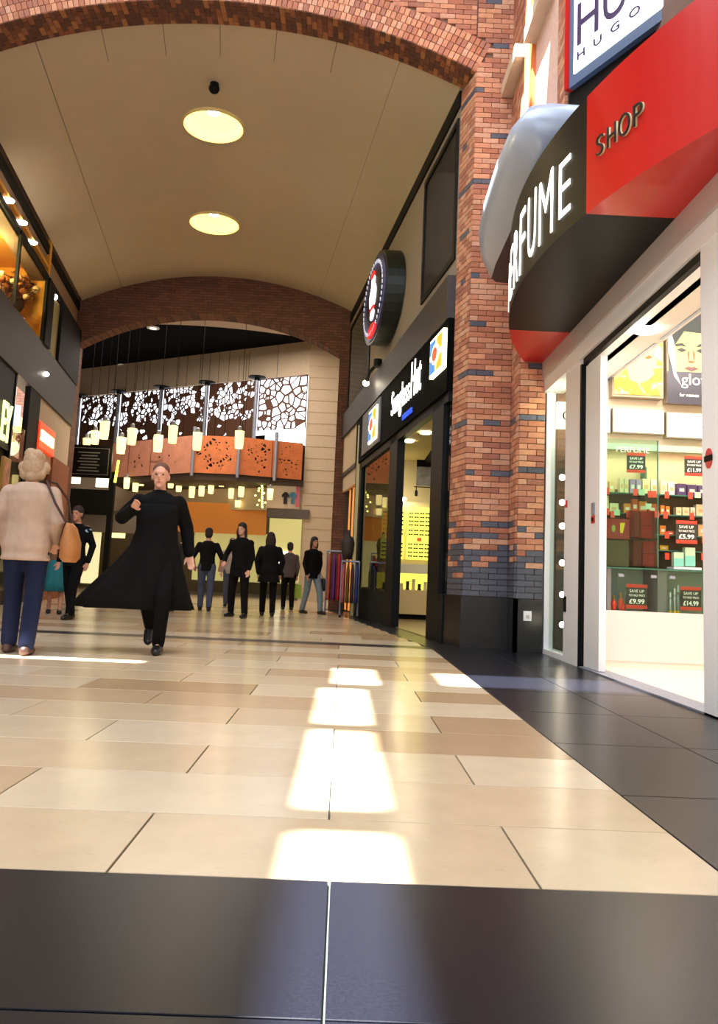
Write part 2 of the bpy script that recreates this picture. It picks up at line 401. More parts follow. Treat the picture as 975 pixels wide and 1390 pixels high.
# arch ring: four rings of headers on the face, dark stretchers on the soffit
mb = MB(); mt = BRICK + BRICK_D
a0 = math.acos((1.56 - AC.x) / AR); a1 = math.pi - math.acos((5.9 + AC.x) / AR)
for ring in range(4):
    r0 = AR + 0.004 + ring * 0.117; r1 = r0 + 0.108
    n = int((a1 - a0) * r0 / 0.077); da = (a1 - a0) / n
    for i in range(n):
        p = a0 + i * da + 0.0006; q = a0 + (i + 1) * da - 0.0006
        P = [(AC.x + r * math.cos(t), AC.y + r * math.sin(t)) for r, t in ((r0, p), (r0, q), (r1, q), (r1, p))]
        yy = 10.752
        mb.hexa([(x, yy, z) for x, z in P] + [(x, 10.79, z) for x, z in P], random.randrange(len(BRICK)))
o = mb.build('arch_ring_bricks', BRICK, WF); o['kind'] = 'stuff'
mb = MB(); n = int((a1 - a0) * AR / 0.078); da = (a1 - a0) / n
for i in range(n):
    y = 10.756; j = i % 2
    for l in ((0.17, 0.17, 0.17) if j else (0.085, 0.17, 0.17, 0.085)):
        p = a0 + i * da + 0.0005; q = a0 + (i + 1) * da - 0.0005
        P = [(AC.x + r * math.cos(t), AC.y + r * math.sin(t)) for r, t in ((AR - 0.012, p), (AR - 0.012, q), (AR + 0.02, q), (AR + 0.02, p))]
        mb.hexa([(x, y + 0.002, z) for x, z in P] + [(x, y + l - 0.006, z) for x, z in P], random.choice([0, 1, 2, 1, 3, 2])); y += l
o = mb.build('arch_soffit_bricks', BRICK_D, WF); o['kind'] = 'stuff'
# granite plinths of the pillars
mb = MB()
mb.hexa([(1.54, 10.72, 0.001), (2.16, 10.72, 0.001), (2.16, 10.80, 0.001), (1.54, 11.27, 0.001), (1.54, 10.72, 0.655), (2.16, 10.72, 0.655), (2.16, 10.80, 0.655), (1.54, 11.27, 0.655)])
mb.hexa([(1.395, 11.27, 0.001), (1.54, 10.72, 0.001), (1.60, 10.80, 0.001), (1.5, 11.27, 0.001), (1.395, 11.27, 0.655), (1.54, 10.72, 0.655), (1.60, 10.80, 0.655), (1.5, 11.27, 0.655)])
o = mb.build('granite_plinth', GRANITE_WALL, WF)
# ================================================================== SETTING: right wall (pier beside the shop, upper wall)
mb = MB()
mb.box(2.175, 2.50, 10.32, 10.77, 0, 5.2)             # lower pier
mb.box(2.60, 3.1, 10.32, 10.77, 0, 12)
mb.box(2.10, 2.60, 7.90, 10.77, 5.2, 12)              # upper wall over the shop
mb.box(2.60, 3.1, -8, 10.77, 5.0, 12)
WR = struct(mb.build('wall_right', MORTAR)); WR['_o'] = (0, 0, 0); WR['label'] = 'brick wall above and beside the perfume shop'
br = courses((2.165, 10.305, 0), (1, 0, 0), 0.335, 0.66, 5.1, tone=blue_tone, depth=0.03)
br += courses((2.16, 10.31, 0), (0, 1, 0), 0.45, 0.66, 5.1, tone=blue_tone, depth=0.03, start=1)
br += courses((2.085, 9.86, 0), (0, 1, 0), 0.9, 5.2, 9.4, depth=0.03)
br += courses((2.085, 7.9, 0), (0, 1, 0), 0.32, 5.2, 8.6, depth=0.03)
lay(br, WR, 300)
mb = MB(); mb.box(2.14, 2.50, 10.285, 10.34, 0.001, 0.655); mb.box(2.14, 2.19, 10.285, 10.72, 0.001, 0.655)
mb.build('granite_plinth', GRANITE_WALL, WR)
PINK = mat('pink_roughcast', (222, 186, 174), 0.9, var=0.12, vscale=20, bump=0.3, bscale=40)
mb = MB(); mb.box(2.075, 2.10, 8.24, 9.30, 5.2, 12); mb.build('roughcast_panel', PINK, WR)
ORANGE = mat('terracotta_trim', (226, 120, 62), 0.6)
mb = MB(); mb.box(2.03, 2.10, 9.30, 9.48, 5.2, 12); mb.box(2.05, 2.10, 9.835, 9.86, 5.2, 12); mb.build('terracotta_trim', ORANGE, WR)
mb = MB(); mb.box(2.06, 2.10, 9.48, 9.835, 5.2, 12); mb.build('white_pilaster', WHITEW, WR)
STONEB = mat('stone_coping', (206, 186, 160), 0.8, var=0.08)
mb = MB(); mb.box(1.92, 2.11, 9.84, 11.15, 7.62, 7.80); mb.build('stone_coping', STONEB, WR)
mb = MB(); mb.box(1.92, 2.11, 8.30, 9.30, 7.42, 7.60); mb.build('stone_coping', STONEB, WR)
# ================================================================== SETTING: the rest of the near court (mostly outside the frame)
mb = MB(); mb.box(-7.9, -7.6, -8, 11.27, 0, 12); struct(mb.build('wall_left', mat('court_plaster', (190, 176, 160), 0.9)))
mb = MB(); mb.box(2.8, 3.1, -8, 3.9, 0, 5.0); struct(mb.build('wall_right', MATS['court_plaster']))
# roof with glazed slots that let the sunlight through
def holes_roof(z, X0, X1, Y0, Y1, holes, t=0.25):
    xs = sorted({X0, X1} | {h[0] for h in holes} | {h[1] for h in holes}); ys = sorted({Y0, Y1} | {h[2] for h in holes} | {h[3] for h in holes})
    mb = MB()
    for a, b in zip(xs[:-1], xs[1:]):
        run = None
        for c, d in zip(ys[:-1], ys[1:]):
            cx, cy = (a + b) / 2, (c + d) / 2
            if any(h[0] < cx < h[1] and h[2] < cy < h[3] for h in holes): continue
            mb.box(a, b, c, d, z, z + t)
    return mb
ZR = 12.0
def slot(x0, x1, y0, y1, z=0.0):                       # opening whose sun patch lands on x0..x1, y0..y1 at height z
    k = ZR + 0.02 - z; return (x0 - SUN.x * k, x1 - SUN.x * k, y0 - SUN.y * k, y1 - SUN.y * k)
slots = [slot(-0.11, 0.18, 1.0, 2.71), slot(-0.11, 0.18, 3.02, 4.50), slot(-0.11, 0.18, 4.72, 6.2), slot(-0.03, 0.30, 6.5, 7.6),
         slot(0.86, 2.45, 6.66, 7.5), slot(-4.6, -1.75, 7.36, 7.54),
         slot(2.06, 2.30, 8.75, 9.30, 6.3), slot(1.30, 1.75, 7.9, 8.9, 5.1), slot(2.07, 2.9, 9.05, 10.25, 6.6)]
mb = holes_roof(ZR, -7.9, 3.1, -8, 11.3, slots, 0.04)
struct(mb.build('ceiling', mat('roof_white', (200, 200, 198), 0.9)))
# ================================================================== SETTING: vaulted arcade ceiling with round openings
def vault_z(x, Y): xc = -2.2 - TS * (Y - 11.3); return 0.42 + math.sqrt(8.5 ** 2 - (x - xc) ** 2)
mb = MB(); NX, NY = 48, 2
Ys = [11.2, 16.5, 21.9]; rows = []
for Y in Ys:
    xc = -2.2 - TS * (Y - 11.3); rows.append([(xc + (-3.75 + 7.45 * i / NX), Y) for i in range(NX + 1)])
for t in (0, 1):
    for r in rows:
        for x, Y in r: mb.v.append(Vector((x, Y, vault_z(x, Y) + t * 0.35)))
N1 = NX + 1
for t in (0, 1):
    for j in range(len(Ys) - 1):
        for i in range(NX):
            a = t * N1 * len(Ys) + j * N1 + i; f = (a, a + 1, a + 1 + N1, a + N1); mb.f.append(f); mb.m.append(0)
B = N1 * len(Ys)
for j in range(len(Ys) - 1):
    for i in (0, NX): a = j * N1 + i; mb.f.append((a, a + N1, a + N1 + B, a + B)); mb.m.append(0)
for j in (0, len(Ys) - 1):
    for i in range(NX): a = j * N1 + i; mb.f.append((a, a + 1, a + 1 + B, a + B)); mb.m.append(0)
VA = struct(mb.build('ceiling', PLASTER)); VA['_o'] = (0, 0, 0); VA['label'] = 'beige barrel vaulted ceiling of the arcade'
for e in VA.data.polygons: e.use_smooth = False
mb = MB()                                             # fine plaster joints
for u in (-2.7, -1.75, -0.85, 0.0, 0.85, 1.75, 2.7):
    Y0, Yb = (11.28, 12.1) if abs(u) < 2 else (11.28, 21.8)
    for ya, yb in ((Y0, Yb),):
        xa, xb = -2.2 - TS * (ya - 11.3) + u, -2.2 - TS * (yb - 11.3) + u
        mb.hexa([(xa, ya, vault_z(xa, ya) - .003), (xa + .012, ya, vault_z(xa, ya) - .003), (xb + .012, yb, vault_z(xb, yb) - .003), (xb, yb, vault_z(xb, yb) - .003),
                 (xa, ya, vault_z(xa, ya) + .01), (xa + .012, ya, vault_z(xa, ya) + .01), (xb + .012, yb, vault_z(xb, yb) + .01), (xb, yb, vault_z(xb, yb) + .01)])
mb.build('plaster_joint', mat('joint_brown', (140, 124, 106), 0.9), VA)  # joint strips in a browner tone than the plaster
DOMEM = mat('dome_yellow', (250, 226, 150), 0.7)
domes = [(onz(290, 173, 8.86), 0.53), (onz(291, 307, 8.82), 0.56)]
cutter = MB()
for c, r in domes: cutter.lathe((c.x, c.y, 8.3), [(r, 0), (r, 1.5)], 32)
CU = cutter.build('opening_cutter', PLASTER)
bo = VA.modifiers.new('openings', 'BOOLEAN'); bo.operation = 'DIFFERENCE'; bo.object = CU; bo.solver = 'EXACT'
dg = bpy.context.evaluated_depsgraph_get(); me = bpy.data.meshes.new_from_object(VA.evaluated_get(dg)); VA.modifiers.clear(); VA.data = me
bpy.data.objects.remove(CU)
for i, (c, r) in enumerate(domes):
    zc = vault_z(c.x, c.y)
    t = thing('dome_light', ['larger yellow dome light set in the vault, nearer the front arch', 'smaller yellow dome light set in the vault, nearer the back arch'][i], 'ceiling light', (c.x, c.y, zc))
    mb = MB(); mb.lathe((c.x, c.y, zc), [(r + .005, -0.06), (r + .005, .17), (r * .93, .30), (r * .7, .40), (r * .3, .45), (.01, .46), (.01, .48), (r * .72, .42), (r * .95, .32), (r + .03, .18), (r + .03, -0.06), (r + .005, -.06)], 40, cap=False)
    mb.build('dome', DOMEM, t, True)
    mb = MB(); mb.tube([(c.x, c.y, zc + .45), (c.x, c.y - .28, zc + .1)], 0.012, 8); mb.build('stem', WHITE, t)
    mb = MB(); mb.lathe((c.x + .05, c.y - r * .68, zc + .02), [(.02, -.03), (.10, -.02), (.115, .03), (.05, .08), (.02, .10)], 20); mb.build('lamp', SPOT, t, True)
    point('dome_lamp_light', (c.x + .02, c.y - r * .1, zc + .08), 30, (1, .86, .45), 0.09)
c = onz(291, 118, 8.86); zc = vault_z(c.x, c.y)
t = thing('dome_camera', 'small black ball camera hanging under the vault before the lights', 'camera', (c.x, c.y, zc))
mb = MB(); mb.lathe((c.x, c.y, zc), [(.075, 0), (.075, -.04)], 20); mb.build('mount', BLACK, t)
mb = MB(); mb.ball((c.x, c.y, zc - .09), .09, seg=18, rings=12); mb.build('dome', BLACK, t, True)
# ================================================================== SETTING: far arch and its piers
mb = MB()
arch_wall(mb, Vector((-3.88, 0.72)), 7.1, -7.50, -0.36, 21.8, 22.3, 9.6, -9.0, -0.36, n=48)
mb.box(-0.36, 1.2, 21.8, 22.3, 0, 9.6)
FA = struct(mb.build('wall_back', FARBRICK)); FA['label'] = 'dark brick arch at the far end of the vault'
# ================================================================== arcade right side: storefronts
def S(px_, py_, x0=SX): p = onp(px_, py_, x0); return p.y, p.z
US = struct(MB().sbox(SX + .05, SX + .35, 11.27, 21.8, 5.2, 8.6).build('wall_right', mat('grey_render', (140, 128, 116), 0.9, var=.04)))
US['_o'] = (0, 0, 0)
MB().sbox(SX + .02, SX + .2, 11.27, 21.8, 7.78, 8.02).build('shadow_strip', BLACKM, US)  # black strip on the wall, painted shade of the gap under the vault
mb = MB().sbox(SX - .06, SX + .3, 11.3, 21.8, 4.56, 5.2); struct(mb.build('trim_1', BRONZE))
def framed(name, x0, ya, yb, za, zb, mfr, mpane, label, cat, bar=0.09, struct_=False):
    t = thing(name, label, cat, (skx(x0, ya), ya, za))
    mb = MB().sbox(x0 - .03, x0 + .05, ya, ya + bar, za, zb).sbox(x0 - .03, x0 + .05, yb - bar, yb, za, zb).sbox(x0 - .03, x0 + .05, ya + bar, yb - bar, za, za + bar).sbox(x0 - .03, x0 + .05, ya + bar, yb - bar, zb - bar, zb)
    mb.build('frame', mfr, t)
    MB().sbox(x0 + .0, x0 + .02, ya + bar, yb - bar, za + bar, zb - bar).build('pane', mpane, t)
    if struct_: t['kind'] = 'structure'
    return t
framed('window_1', SX + .05, 11.32, S(573, 300)[0], 5.45, 7.62, BLACK, DGREY, 'big dark grey blind window beside the brick pillar', 'window', struct_=True)
framed('window_2', SX + .05, 18.4, 21.6, 5.25, 7.6, BLACK, DGREY, 'narrow dark window at the far end above the storefronts', 'window', struct_=True)
# round hanging sign
y0, zt = S(532, 348); _, zb_ = S(523, 470); cy, cz = (S(547, 405)[0] + S(513, 420)[0]) / 2, (zt + zb_) / 2
rz, ry = (zt - zb_) / 2, (S(513, 420)[0] - S(547, 405)[0]) / 2
cx = skx(SX, cy) - .05
t = thing('round_sign', 'large round sign with navy rim and red and white figure above the storefronts', 'sign', (cx, cy, cz - rz))
def disc(mb, x, a, b, t_, n=36, dy=0, dz=0):
    pts = [(skx(x, cy + a * math.cos(2 * math.pi * i / n) + dy), cy + dy + a * math.cos(2 * math.pi * i / n), cz + dz + b * math.sin(2 * math.pi * i / n)) for i in range(n)]
    return mb.poly(pts, (t_, 0, 0))
ry = max(ry, rz * .95)
disc(MB(), SX - .30, ry, rz, .34).build('drum', mat('sign_green_black', (24, 34, 28), .4), t)
disc(MB(), SX - .32, ry * .93, rz * .93, .03).build('face', mat('sign_navy', (34, 34, 78), .4, emit=.15), t)
disc(MB(), SX - .335, ry * .60, rz * .62, .03).build('inner_face', mat('sign_dark', (20, 22, 40), .4), t)
FIGW = mat('sign_white', (255, 255, 255), emit=3.0); FIGR = mat('sign_red', (226, 30, 30), emit=1.0)
disc(MB(), SX - .35, ry * .26, rz * .30, .03, dz=.05).build('figure_body', FIGW, t)
disc(MB(), SX - .35, ry * .14, rz * .14, .03, dz=.36).build('figure_head', FIGW, t)
disc(MB(), SX - .36, ry * .13, rz * .08, .03, dz=.50).build('figure_cap', FIGR, t)
disc(MB(), SX - .35, ry * .15, rz * .12, .03, dz=-.33).build('figure_base', FIGW, t)
disc(MB(), SX - .36, ry * .17, rz * .05, .03, dz=-.20).build('red_band', FIGR, t)
disc(MB(), SX - .35, ry * .32, rz * .14, .03, dz=-.66).build('red_shield', FIGR, t)
mb = MB()
for i in range(40):
    a = 2 * math.pi * i / 40; yy = cy + ry * .78 * math.cos(a); zz = cz + rz * .78 * math.sin(a)
    mb.box(skx(SX - .345, yy) - .01, skx(SX - .345, yy) + .01, yy - .03, yy + .03, zz - .03, zz + .03)
o = mb.build('rim_lettering', mat('sign_letter', (210, 214, 230), emit=.5), t); o['kind'] = 'stuff'
# eyewear storefront: fascia, logos, lettering
YA, YB = 11.275, S(487, 700)[0]
FZ0, FZ1 = 3.50, 4.56
t = thing('shop_fascia', 'black fascia of the eyewear shop with lit lettering', 'shop fascia', (skx(SX, YA), YA, FZ0))
MB().sbox(SX - .04, SX + .25, YA, YB + .6, FZ0, FZ1).build('fascia_panel', mat('fascia_black', (9, 9, 9), .85, spec=.05), t)
def LBL(px_, py_, off=-.05): return onp(px_, py_, SX + off)
U_ = Vector((TS, -1, 0)).normalized()
p0 = LBL(530, 604); p1 = LBL(570.5, 552)
L_ = (p1 - p0).length
put_text('lettering', 'Sunglass', (p0.x, p0.y, 3.72), U_, (0, 0, 1), L_ * .66, .60, LETTER, t, .012, .0)
pm = Vector((p0.x, p0.y, 3.86)) + U_ * L_ * .70
put_text('lettering', 'Hut', pm, U_, (0, 0, 1), L_ * .30, .62, LETTER, t, .012, .0)
put_text('small_lettering', 'DESIGNER', Vector((p0.x, p0.y, 3.60)) + U_ * L_ * .45, U_, (0, 0, 1), L_ * .32, .09, mat('blue_letter', (40, 70, 210), emit=1.5), t, .02)
OR_ = mat('logo_orange', (240, 150, 40), emit=1.2); BL_ = mat('logo_blue', (60, 120, 190), emit=1.0); YW = mat('logo_white', (255, 246, 200), emit=2.2); RD_ = mat('logo_red', (220, 80, 50), emit=1)
def logo(a, b, z0, z1, name_label, parent=None):
    tt = thing('logo_box', name_label, 'sign', (skx(SX, a), a, z0))
    MB().sbox(SX - .10, SX - .042, a, b, z0, z1).build('box', YW, tt)
    m = (a + b) / 2; zm = (z0 + z1) / 2; g = (b - a) * .06; x = SX - .11
    for (ya, yb, za, zb, mm) in ((a + g, m - g, zm + g, z1 - g, OR_), (m + g, b - g, zm + g, z1 - g, BL_), (a + g, m - g, z0 + g, zm - g, OR_), (m + g, b - g, z0 + g, zm - g, BL_)):
        MB().sbox(x, x + .02, ya, yb, za, zb).build('quarter', mm, tt)
    pts = [(skx(x - .012, m + (b - a) * .27 * math.cos(q * math.pi / 8)), m + (b - a) * .27 * math.cos(q * math.pi / 8), zm + (z1 - z0) * .27 * math.sin(q * math.pi / 8)) for q in range(16)]
    MB().poly(pts, (.02, 0, 0)).build('ring', YW, tt)
    pts = [(skx(x - .02, m + (b - a) * .18 * math.cos(q * math.pi / 8)), m + (b - a) * .18 * math.cos(q * math.pi / 8), zm + (z1 - z0) * .18 * math.sin(q * math.pi / 8)) for q in range(16)]
    MB().poly(pts, (.02, 0, 0)).build('eye', RD_, tt)
ya = S(611, 470)[0]; yb = S(593, 480)[0]; logo(ya, yb, S(611, 500)[1] + .02, S(611, 446)[1], 'lit blue and orange square logo on the fascia next to the brick pillar')
ya = S(521, 560)[0]; yb = S(514, 560)[0]
Yc0, Yc1 = S(522, 535)[0], S(497, 566)[0]
t = thing('sign_box', 'grey projecting sign panel at the far end of the eyewear fascia', 'sign', (skx(SX, Yc0), Yc0, 3.6))
MB().sbox(SX - .07, SX - .04, Yc0 + .05, Yc1, 3.58, 4.5).build('panel', mat('sign_grey', (104, 104, 118), .5), t)
logo(S(517.5, 570)[0], S(507, 570)[0], 3.68, 4.38, 'lit orange logo on the grey panel at the far end of the fascia')
# storefront frame, posts, glass
t = thing('shopfront', 'black framed glass shopfront of the eyewear shop', 'shopfront', (skx(SX, YA), YA, 0))
p1a, p1b = S(536, 700)[0], S(526, 700)[0]; p2a, p2b = S(598, 700)[0], S(583, 700)[0]
MB().sbox(SX, SX + .14, p1a, p1b, 0, FZ0).build('post', BLACK, t)
MB().sbox(SX, SX + .14, p2a, p2b, 0, FZ0).build('post', BLACK, t)
MB().sbox(SX, SX + .14, YB - .1, YB + .75, 0, FZ0).build('post', BLACK, t)
MB().sbox(SX, SX + .12, p1b, YB - .1, 0, .62).build('stall_riser', BLACKM, t)
MB().sbox(SX, SX + .12, 11.3, p2a, 0, .66).build('stall_riser', BLACKM, t)
MB().sbox(SX, SX + .12, 11.3, YB, FZ0 - .14, FZ0).build('head_rail', BLACK, t)
MB().sbox(SX + .05, SX + .06, p1b, YB - .1, .62, FZ0 - .14).build('glass_pane', DARKG, t)
MB().sbox(SX + .05, SX + .06, 11.3, p2a, .66, FZ0 - .14).build('glass_pane', CLEAR, t)
# eyewear shop interior
SHW = mat('shop_cream_wall', (214, 200, 150), .8); YEL = mat('lit_yellow_display', (236, 228, 110), emit=1.1, ecol=(236, 226, 90))
YB2 = 18.9
mb = MB(); mb.box(.2, 6, YB2, YB2 + .15, 0, 4.4); mb.box(5.0, 5.2, 11.35, YB2, 0, 4.4); struct(mb.build('wall_right', SHW))
mb = MB(); mb.hexa([(1.5, 11.3, 3.62), (5, 11.3, 3.62), (5, 18.9, 3.62), (.42, 18.9, 3.62), (1.5, 11.3, 3.8), (5, 11.3, 3.8), (5, 18.9, 3.8), (.42, 18.9, 3.8)])
SC_ = struct(mb.build('ceiling', mat('shop_ceiling_olive', (196, 178, 110), .8)))
mb = MB(); mb.box(1.75, 4.6, 15.2, 18.85, 3.50, 3.61); mb.build('black_bulkhead', BLACKM, SC_)
mb = MB(); mb.hexa([(1.42, 11.3, .002), (5, 11.3, .002), (5, 18.9, .002), (.4, 18.9, .002), (1.42, 11.3, .012), (5, 11.3, .012), (5, 18.9, .012), (.4, 18.9, .012)])
struct(mb.build('floor', mat('shop_floor', (150, 130, 104), .2)))
area('eyewear_shop_light', (2.3, 15.0, 3.45), 2.2, 70, (1, .88, .55), size_y=5)
for i, (a, b) in enumerate(((540, 618), (555, 599), (578, 590 - 2), (530, 628))):
    p = onz(a, b, 3.60)
    if p.y < 19: one(MB().lathe((p.x, p.y, 3.59), [(.10, 0), (.10, .02)], 16), 'downlight', SPOT, 'round downlight in the eyewear shop ceiling, ' + ['middle', 'nearest the entrance', 'beside the right post', 'deepest'][i], 'ceiling light', 'eyewear shop downlights')
ORD = ['first', 'second', 'third', 'fourth', 'fifth', 'sixth', 'seventh', 'eighth', 'ninth', 'lowest', 'eleventh', 'twelfth', 'thirteenth', 'fourteenth']
# glasses wall: two lit bays with rows of frames
t = thing('glasses_display', 'lit yellow wall display with rows of eyewear in the shop at the pillar', 'display', (1.5, 18.6, 0))
for bx0, bx1 in ((.82, 1.34), (1.40, 1.93), (2.02, 2.6)):
    MB().box(bx0, bx1, 18.55, 18.6, 1.32, 2.5).build('display_panel', YEL, t)
MB().box(.6, 2.9, 18.6, 18.7, 1.2, 2.62).build('display_back', SHW, t)
MB().box(.75, 2.9, 18.0, 18.6, 1.0, 1.2).build('ledge', WHITEW, t)
MB().box(.75, 2.9, 17.95, 18.6, .12, .64).build('counter_front', mat('counter_cream', (226, 204, 160), .6), t)
MB().box(.75, 2.9, 18.02, 18.6, 0, .12).build('kick', BLACKM, t)
MB().box(.75, 2.9, 18.3, 18.35, .64, 1.0).build('lit_case_back', YEL, t)
gl = None; GB = mat('eyewear_dark', (40, 30, 24), .3); GR2 = mat('price_orange', (230, 100, 40), .6, emit=.3)
k = 0
for zz in (2.36, 2.27, 2.18, 2.09, 1.97, 1.88, 1.66, 1.57, 1.48, 1.39):
    for xx in [.86 + .125 * i for i in range(4)] + [1.45 + .125 * i for i in range(4)] + [2.07 + .125 * i for i in range(4)]:
        if gl is None:
            mb = MB()
            for s_ in (-.026, .026):
                mb.tube([(s_ + .021 * math.cos(a * math.pi / 4), 0, .014 * math.sin(a * math.pi / 4)) for a in range(8)] + [(s_ + .021, 0, 0)], .005, 5)
                mb.poly([(s_ + .02 * math.cos(a * math.pi / 4), .002, .013 * math.sin(a * math.pi / 4)) for a in range(8)], (0, .003, 0))
            mb.tube([(-.006, 0, .005), (.006, 0, .005)], .003, 5); mb.tube([(-.048, 0, .008), (-.052, .06, .004)], .003, 5); mb.tube([(.048, 0, .008), (.052, .06, .004)], .003, 5)
            gl = mb.build('eyeglasses', GB); me_ = gl.data
            o = gl
        else:
            o = bpy.data.objects.new('eyeglasses', me_); COL.objects.link(o)
        o.location = (xx + .03, 18.50, zz); bay = 0 if xx < 1.4 else 1 if xx < 2.0 else 2; cI = round((xx - (.86, 1.45, 2.07)[bay]) / .125); rI = (2.36, 2.27, 2.18, 2.09, 1.97, 1.88, 1.66, 1.57, 1.48, 1.39).index(zz)
        tag(o, 'dark eyewear frame, %s row from top, %s in the %s yellow bay' % (ORD[rI], ('leftmost', 'second', 'third', 'rightmost')[cI], ('left', 'middle', 'right')[bay]), 'eyeglasses', 'eyewear frames on the yellow display')
for px_ in (1.08, 1.68, 2.3):
    one(MB().box(px_ - .05, px_ + .05, 18.49, 18.5, 1.73, 1.81), 'price_card', GR2, 'orange price card on the %s bay of the glasses display' % {1.08: 'left', 1.68: 'middle', 2.3: 'right'}[px_], 'price card', 'orange price cards on the glasses display')
for i in range(14):
    x = .86 + i * .13
    one(MB().box(x, x + .09, 18.1, 18.2, .64, .66).box(x + .01, x + .08, 18.15, 18.17, .66, .66 + .12 + (i % 3) * .05), 'eyewear_box', [GB, mat('case_cream', (220, 210, 170), .6)][i % 2], 'small upright box, %s from the left in the lit eyewear counter case' % ORD[i].replace('lowest', 'tenth'), 'box', 'boxes in the eyewear counter case')
# rail with poster and track spots
a = at(563, 642, 18.4); 
t = thing('hanging_poster', 'black and white poster hung on a rail inside the eyewear shop', 'poster', (1.72, 18.3, 2.9))
MB().box(1.55, 2.1, 18.3, 18.33, 2.97, 3.40).build('print', mat('poster_grey', (120, 116, 112), .5, var=.6, vscale=5), t)
MB().box(1.55, 2.1, 18.295, 18.335, 3.40, 3.56).build('header', BLACK, t)
MB().tube([(1.8, 18.3, 3.56), (1.8, 18.3, 3.6)], .012, 6).build('cable', BLACK, t)
MB().tube([(1.5, 18.2, 2.93), (2.6, 18.2, 2.93)], .014, 6).build('rail', BLACK, t)
for x in (1.55, 2.18):
    o = one(MB().tube([(x, 18.2, 2.92), (x, 18.2, 2.86)], .01, 6).lathe((x, 18.2, 2.72), [(.03, 0), (.035, .05), (.03, .12), (.01, .14)], 12), 'track_spotlight', BLACK, 'black track spotlight under the poster rail, %s one' % ('left' if x < 2 else 'right'), 'spotlight', 'track spotlights in the eyewear shop')
one(MB().ball((1.3, 18.45, 2.66), .05), 'wall_lamp', BULB, 'bright bare lamp above the yellow glasses display', 'lamp')
point('eyewear_wall_lamp', (1.3, 18.2, 2.68), 8, (1, .85, .6), .05)
# spotlight on the bronze band
p = onp(513, 493, SX - .1); q = onp(497, 520, SX - .25)
t = thing('arm_spotlight', 'black arm spotlight with bright head on the bronze band', 'spotlight', tuple(p))
MB().tube([p, (p + q) / 2 + Vector((-.05, 0, .02)), q], .035, 10).build('arm', BLACK, t)
MB().lathe(p - Vector((0, 0, .08)), [(.09, 0), (.09, .16)], 12).build('base', BLACK, t)
MB().ball(q, .07, .07, .06).build('lamp_head', BULB, t, True)
point('arm_spot_light', q + Vector((-.15, 0, -.15)), 3, (1, .95, .88), .06)
# next shop beyond the black posts: cream fascia, orange interior
Yn0, Yn1 = YB + .65, 21.75
t = thing('shop_fascia', 'cream fascia of the far clothes shop beyond the eyewear sign', 'shop fascia', (skx(SX, Yn0), Yn0, 3.6))
MB().sbox(SX + .0, SX + .1, Yn0, Yn1, 3.62, 4.56).build('panel', CREAM, t)
MB().sbox(SX - .02, SX + .1, Yn0, Yn1, 3.50, 3.60).build('rail', BRONZE, t)
MB().sbox(SX + .02, SX + .1, Yn0, Yn1, 3.1, 3.5).build('lower_panel', CREAM, t)
t = thing('lit_shop_panel', 'orange lit panel inside the far clothes shop', 'shop panel', (skx(SX, Yn0), Yn0, 0))
MB().sbox(SX + .12, SX + .2, Yn0, Yn1 - .6, .05, 3.1).build('panel', mat('orange_lit_panel', (232, 150, 70), emit=.55), t)
for k in range(4): MB().sbox(SX + .09, SX + .13, Yn0 + .2 + k * 1.0, Yn0 + .26 + k * 1.0, .05, 3.1).build('divider', BRONZE, t)
# ================================================================== arcade left side
def Lp(px_, py_, x0=LX): p = onp(px_, py_, x0); return p.y, p.z
LB0, LB1 = 4.56, 5.68
mb = MB().sbox(LX - .4, LX - .1, 11.27, 21.8, 7.15, 8.9); WL = struct(mb.build('wall_left', mat('brown_render', (150, 122, 98), .9))); WL['_o'] = (0, 0, 0)
MB().sbox(LX - .11, LX - .05, 11.27, 21.8, 7.78, 7.98).build('shadow_strip', BLACKM, WL)  # these two black strips paint the shade above and below the cornice
MB().sbox(LX - .11, LX - .02, 11.27, 21.8, 7.18, 7.30).build('shadow_strip', BLACKM, WL)
mb = MB().sbox(LX - .3, LX + .03, 11.3, 21.8, LB0, LB1); struct(mb.build('trim_2', BRONZE))
yg1 = Lp(62, 400)[0]
t = thing('upper_shop_window', 'large upper left window with amber lit interior', 'window', (skx(LX, 11.3), 11.3, LB1))
MB().sbox(LX, LX + .04, 11.3, yg1, 7.08, 7.16).sbox(LX, LX + .04, yg1 - .08, yg1, LB1, 7.16).build('frame', BLACK, t)
ym = Lp(20, 380)[0]
MB().sbox(LX, LX + .06, ym - .05, ym + .05, LB1, 7.16).build('mullion', BLACK, t)
MB().sbox(LX - .01, LX, 11.3, yg1, LB1, 7.1).build('pane', CLEAR, t)
AMB = mat('amber_wall', (236, 166, 62), .8)
mb = MB().sbox(LX - 1.75, LX - 1.65, 11.2, yg1 + .3, 5.3, 8.2).box(skx(LX - 1.7, yg1), skx(LX, yg1) - .06, yg1 + .2, yg1 + .3, 5.3, 8.2).sbox(LX - 1.75, LX - .1, 11.0, 11.2, 5.3, 8.2)
struct(mb.build('wall_left', AMB))
mb = MB().sbox(LX - 1.75, LX - .02, 11.2, yg1 + .2, 7.42, 7.5); struct(mb.build('ceiling', AMB))
mb = MB().sbox(LX - 1.75, LX - .3, 11.2, yg1 + .2, 5.2, 5.3); struct(mb.build('floor', mat('brown_floor', (90, 60, 40), .6)))
for yy_ in (12.2, 13.8, 15.4): point('upper_shop_spot_light', (skx(LX - .8, yy_), yy_, 6.9), 190, (1, .74, .34), .1)
for (a, b, wh) in ((11, 272, 'nearest'), (43, 329, 'farthest'), (29, 302, 'middle')):
    p = onz(a, b, 7.41); one(MB().lathe((p.x, p.y, 7.40), [(.11, 0), (.11, .02)], 16), 'downlight', SPOT, 'white downlight in the amber upper left shop, %s of three' % wh, 'ceiling light', 'downlights of the amber upper left shop')
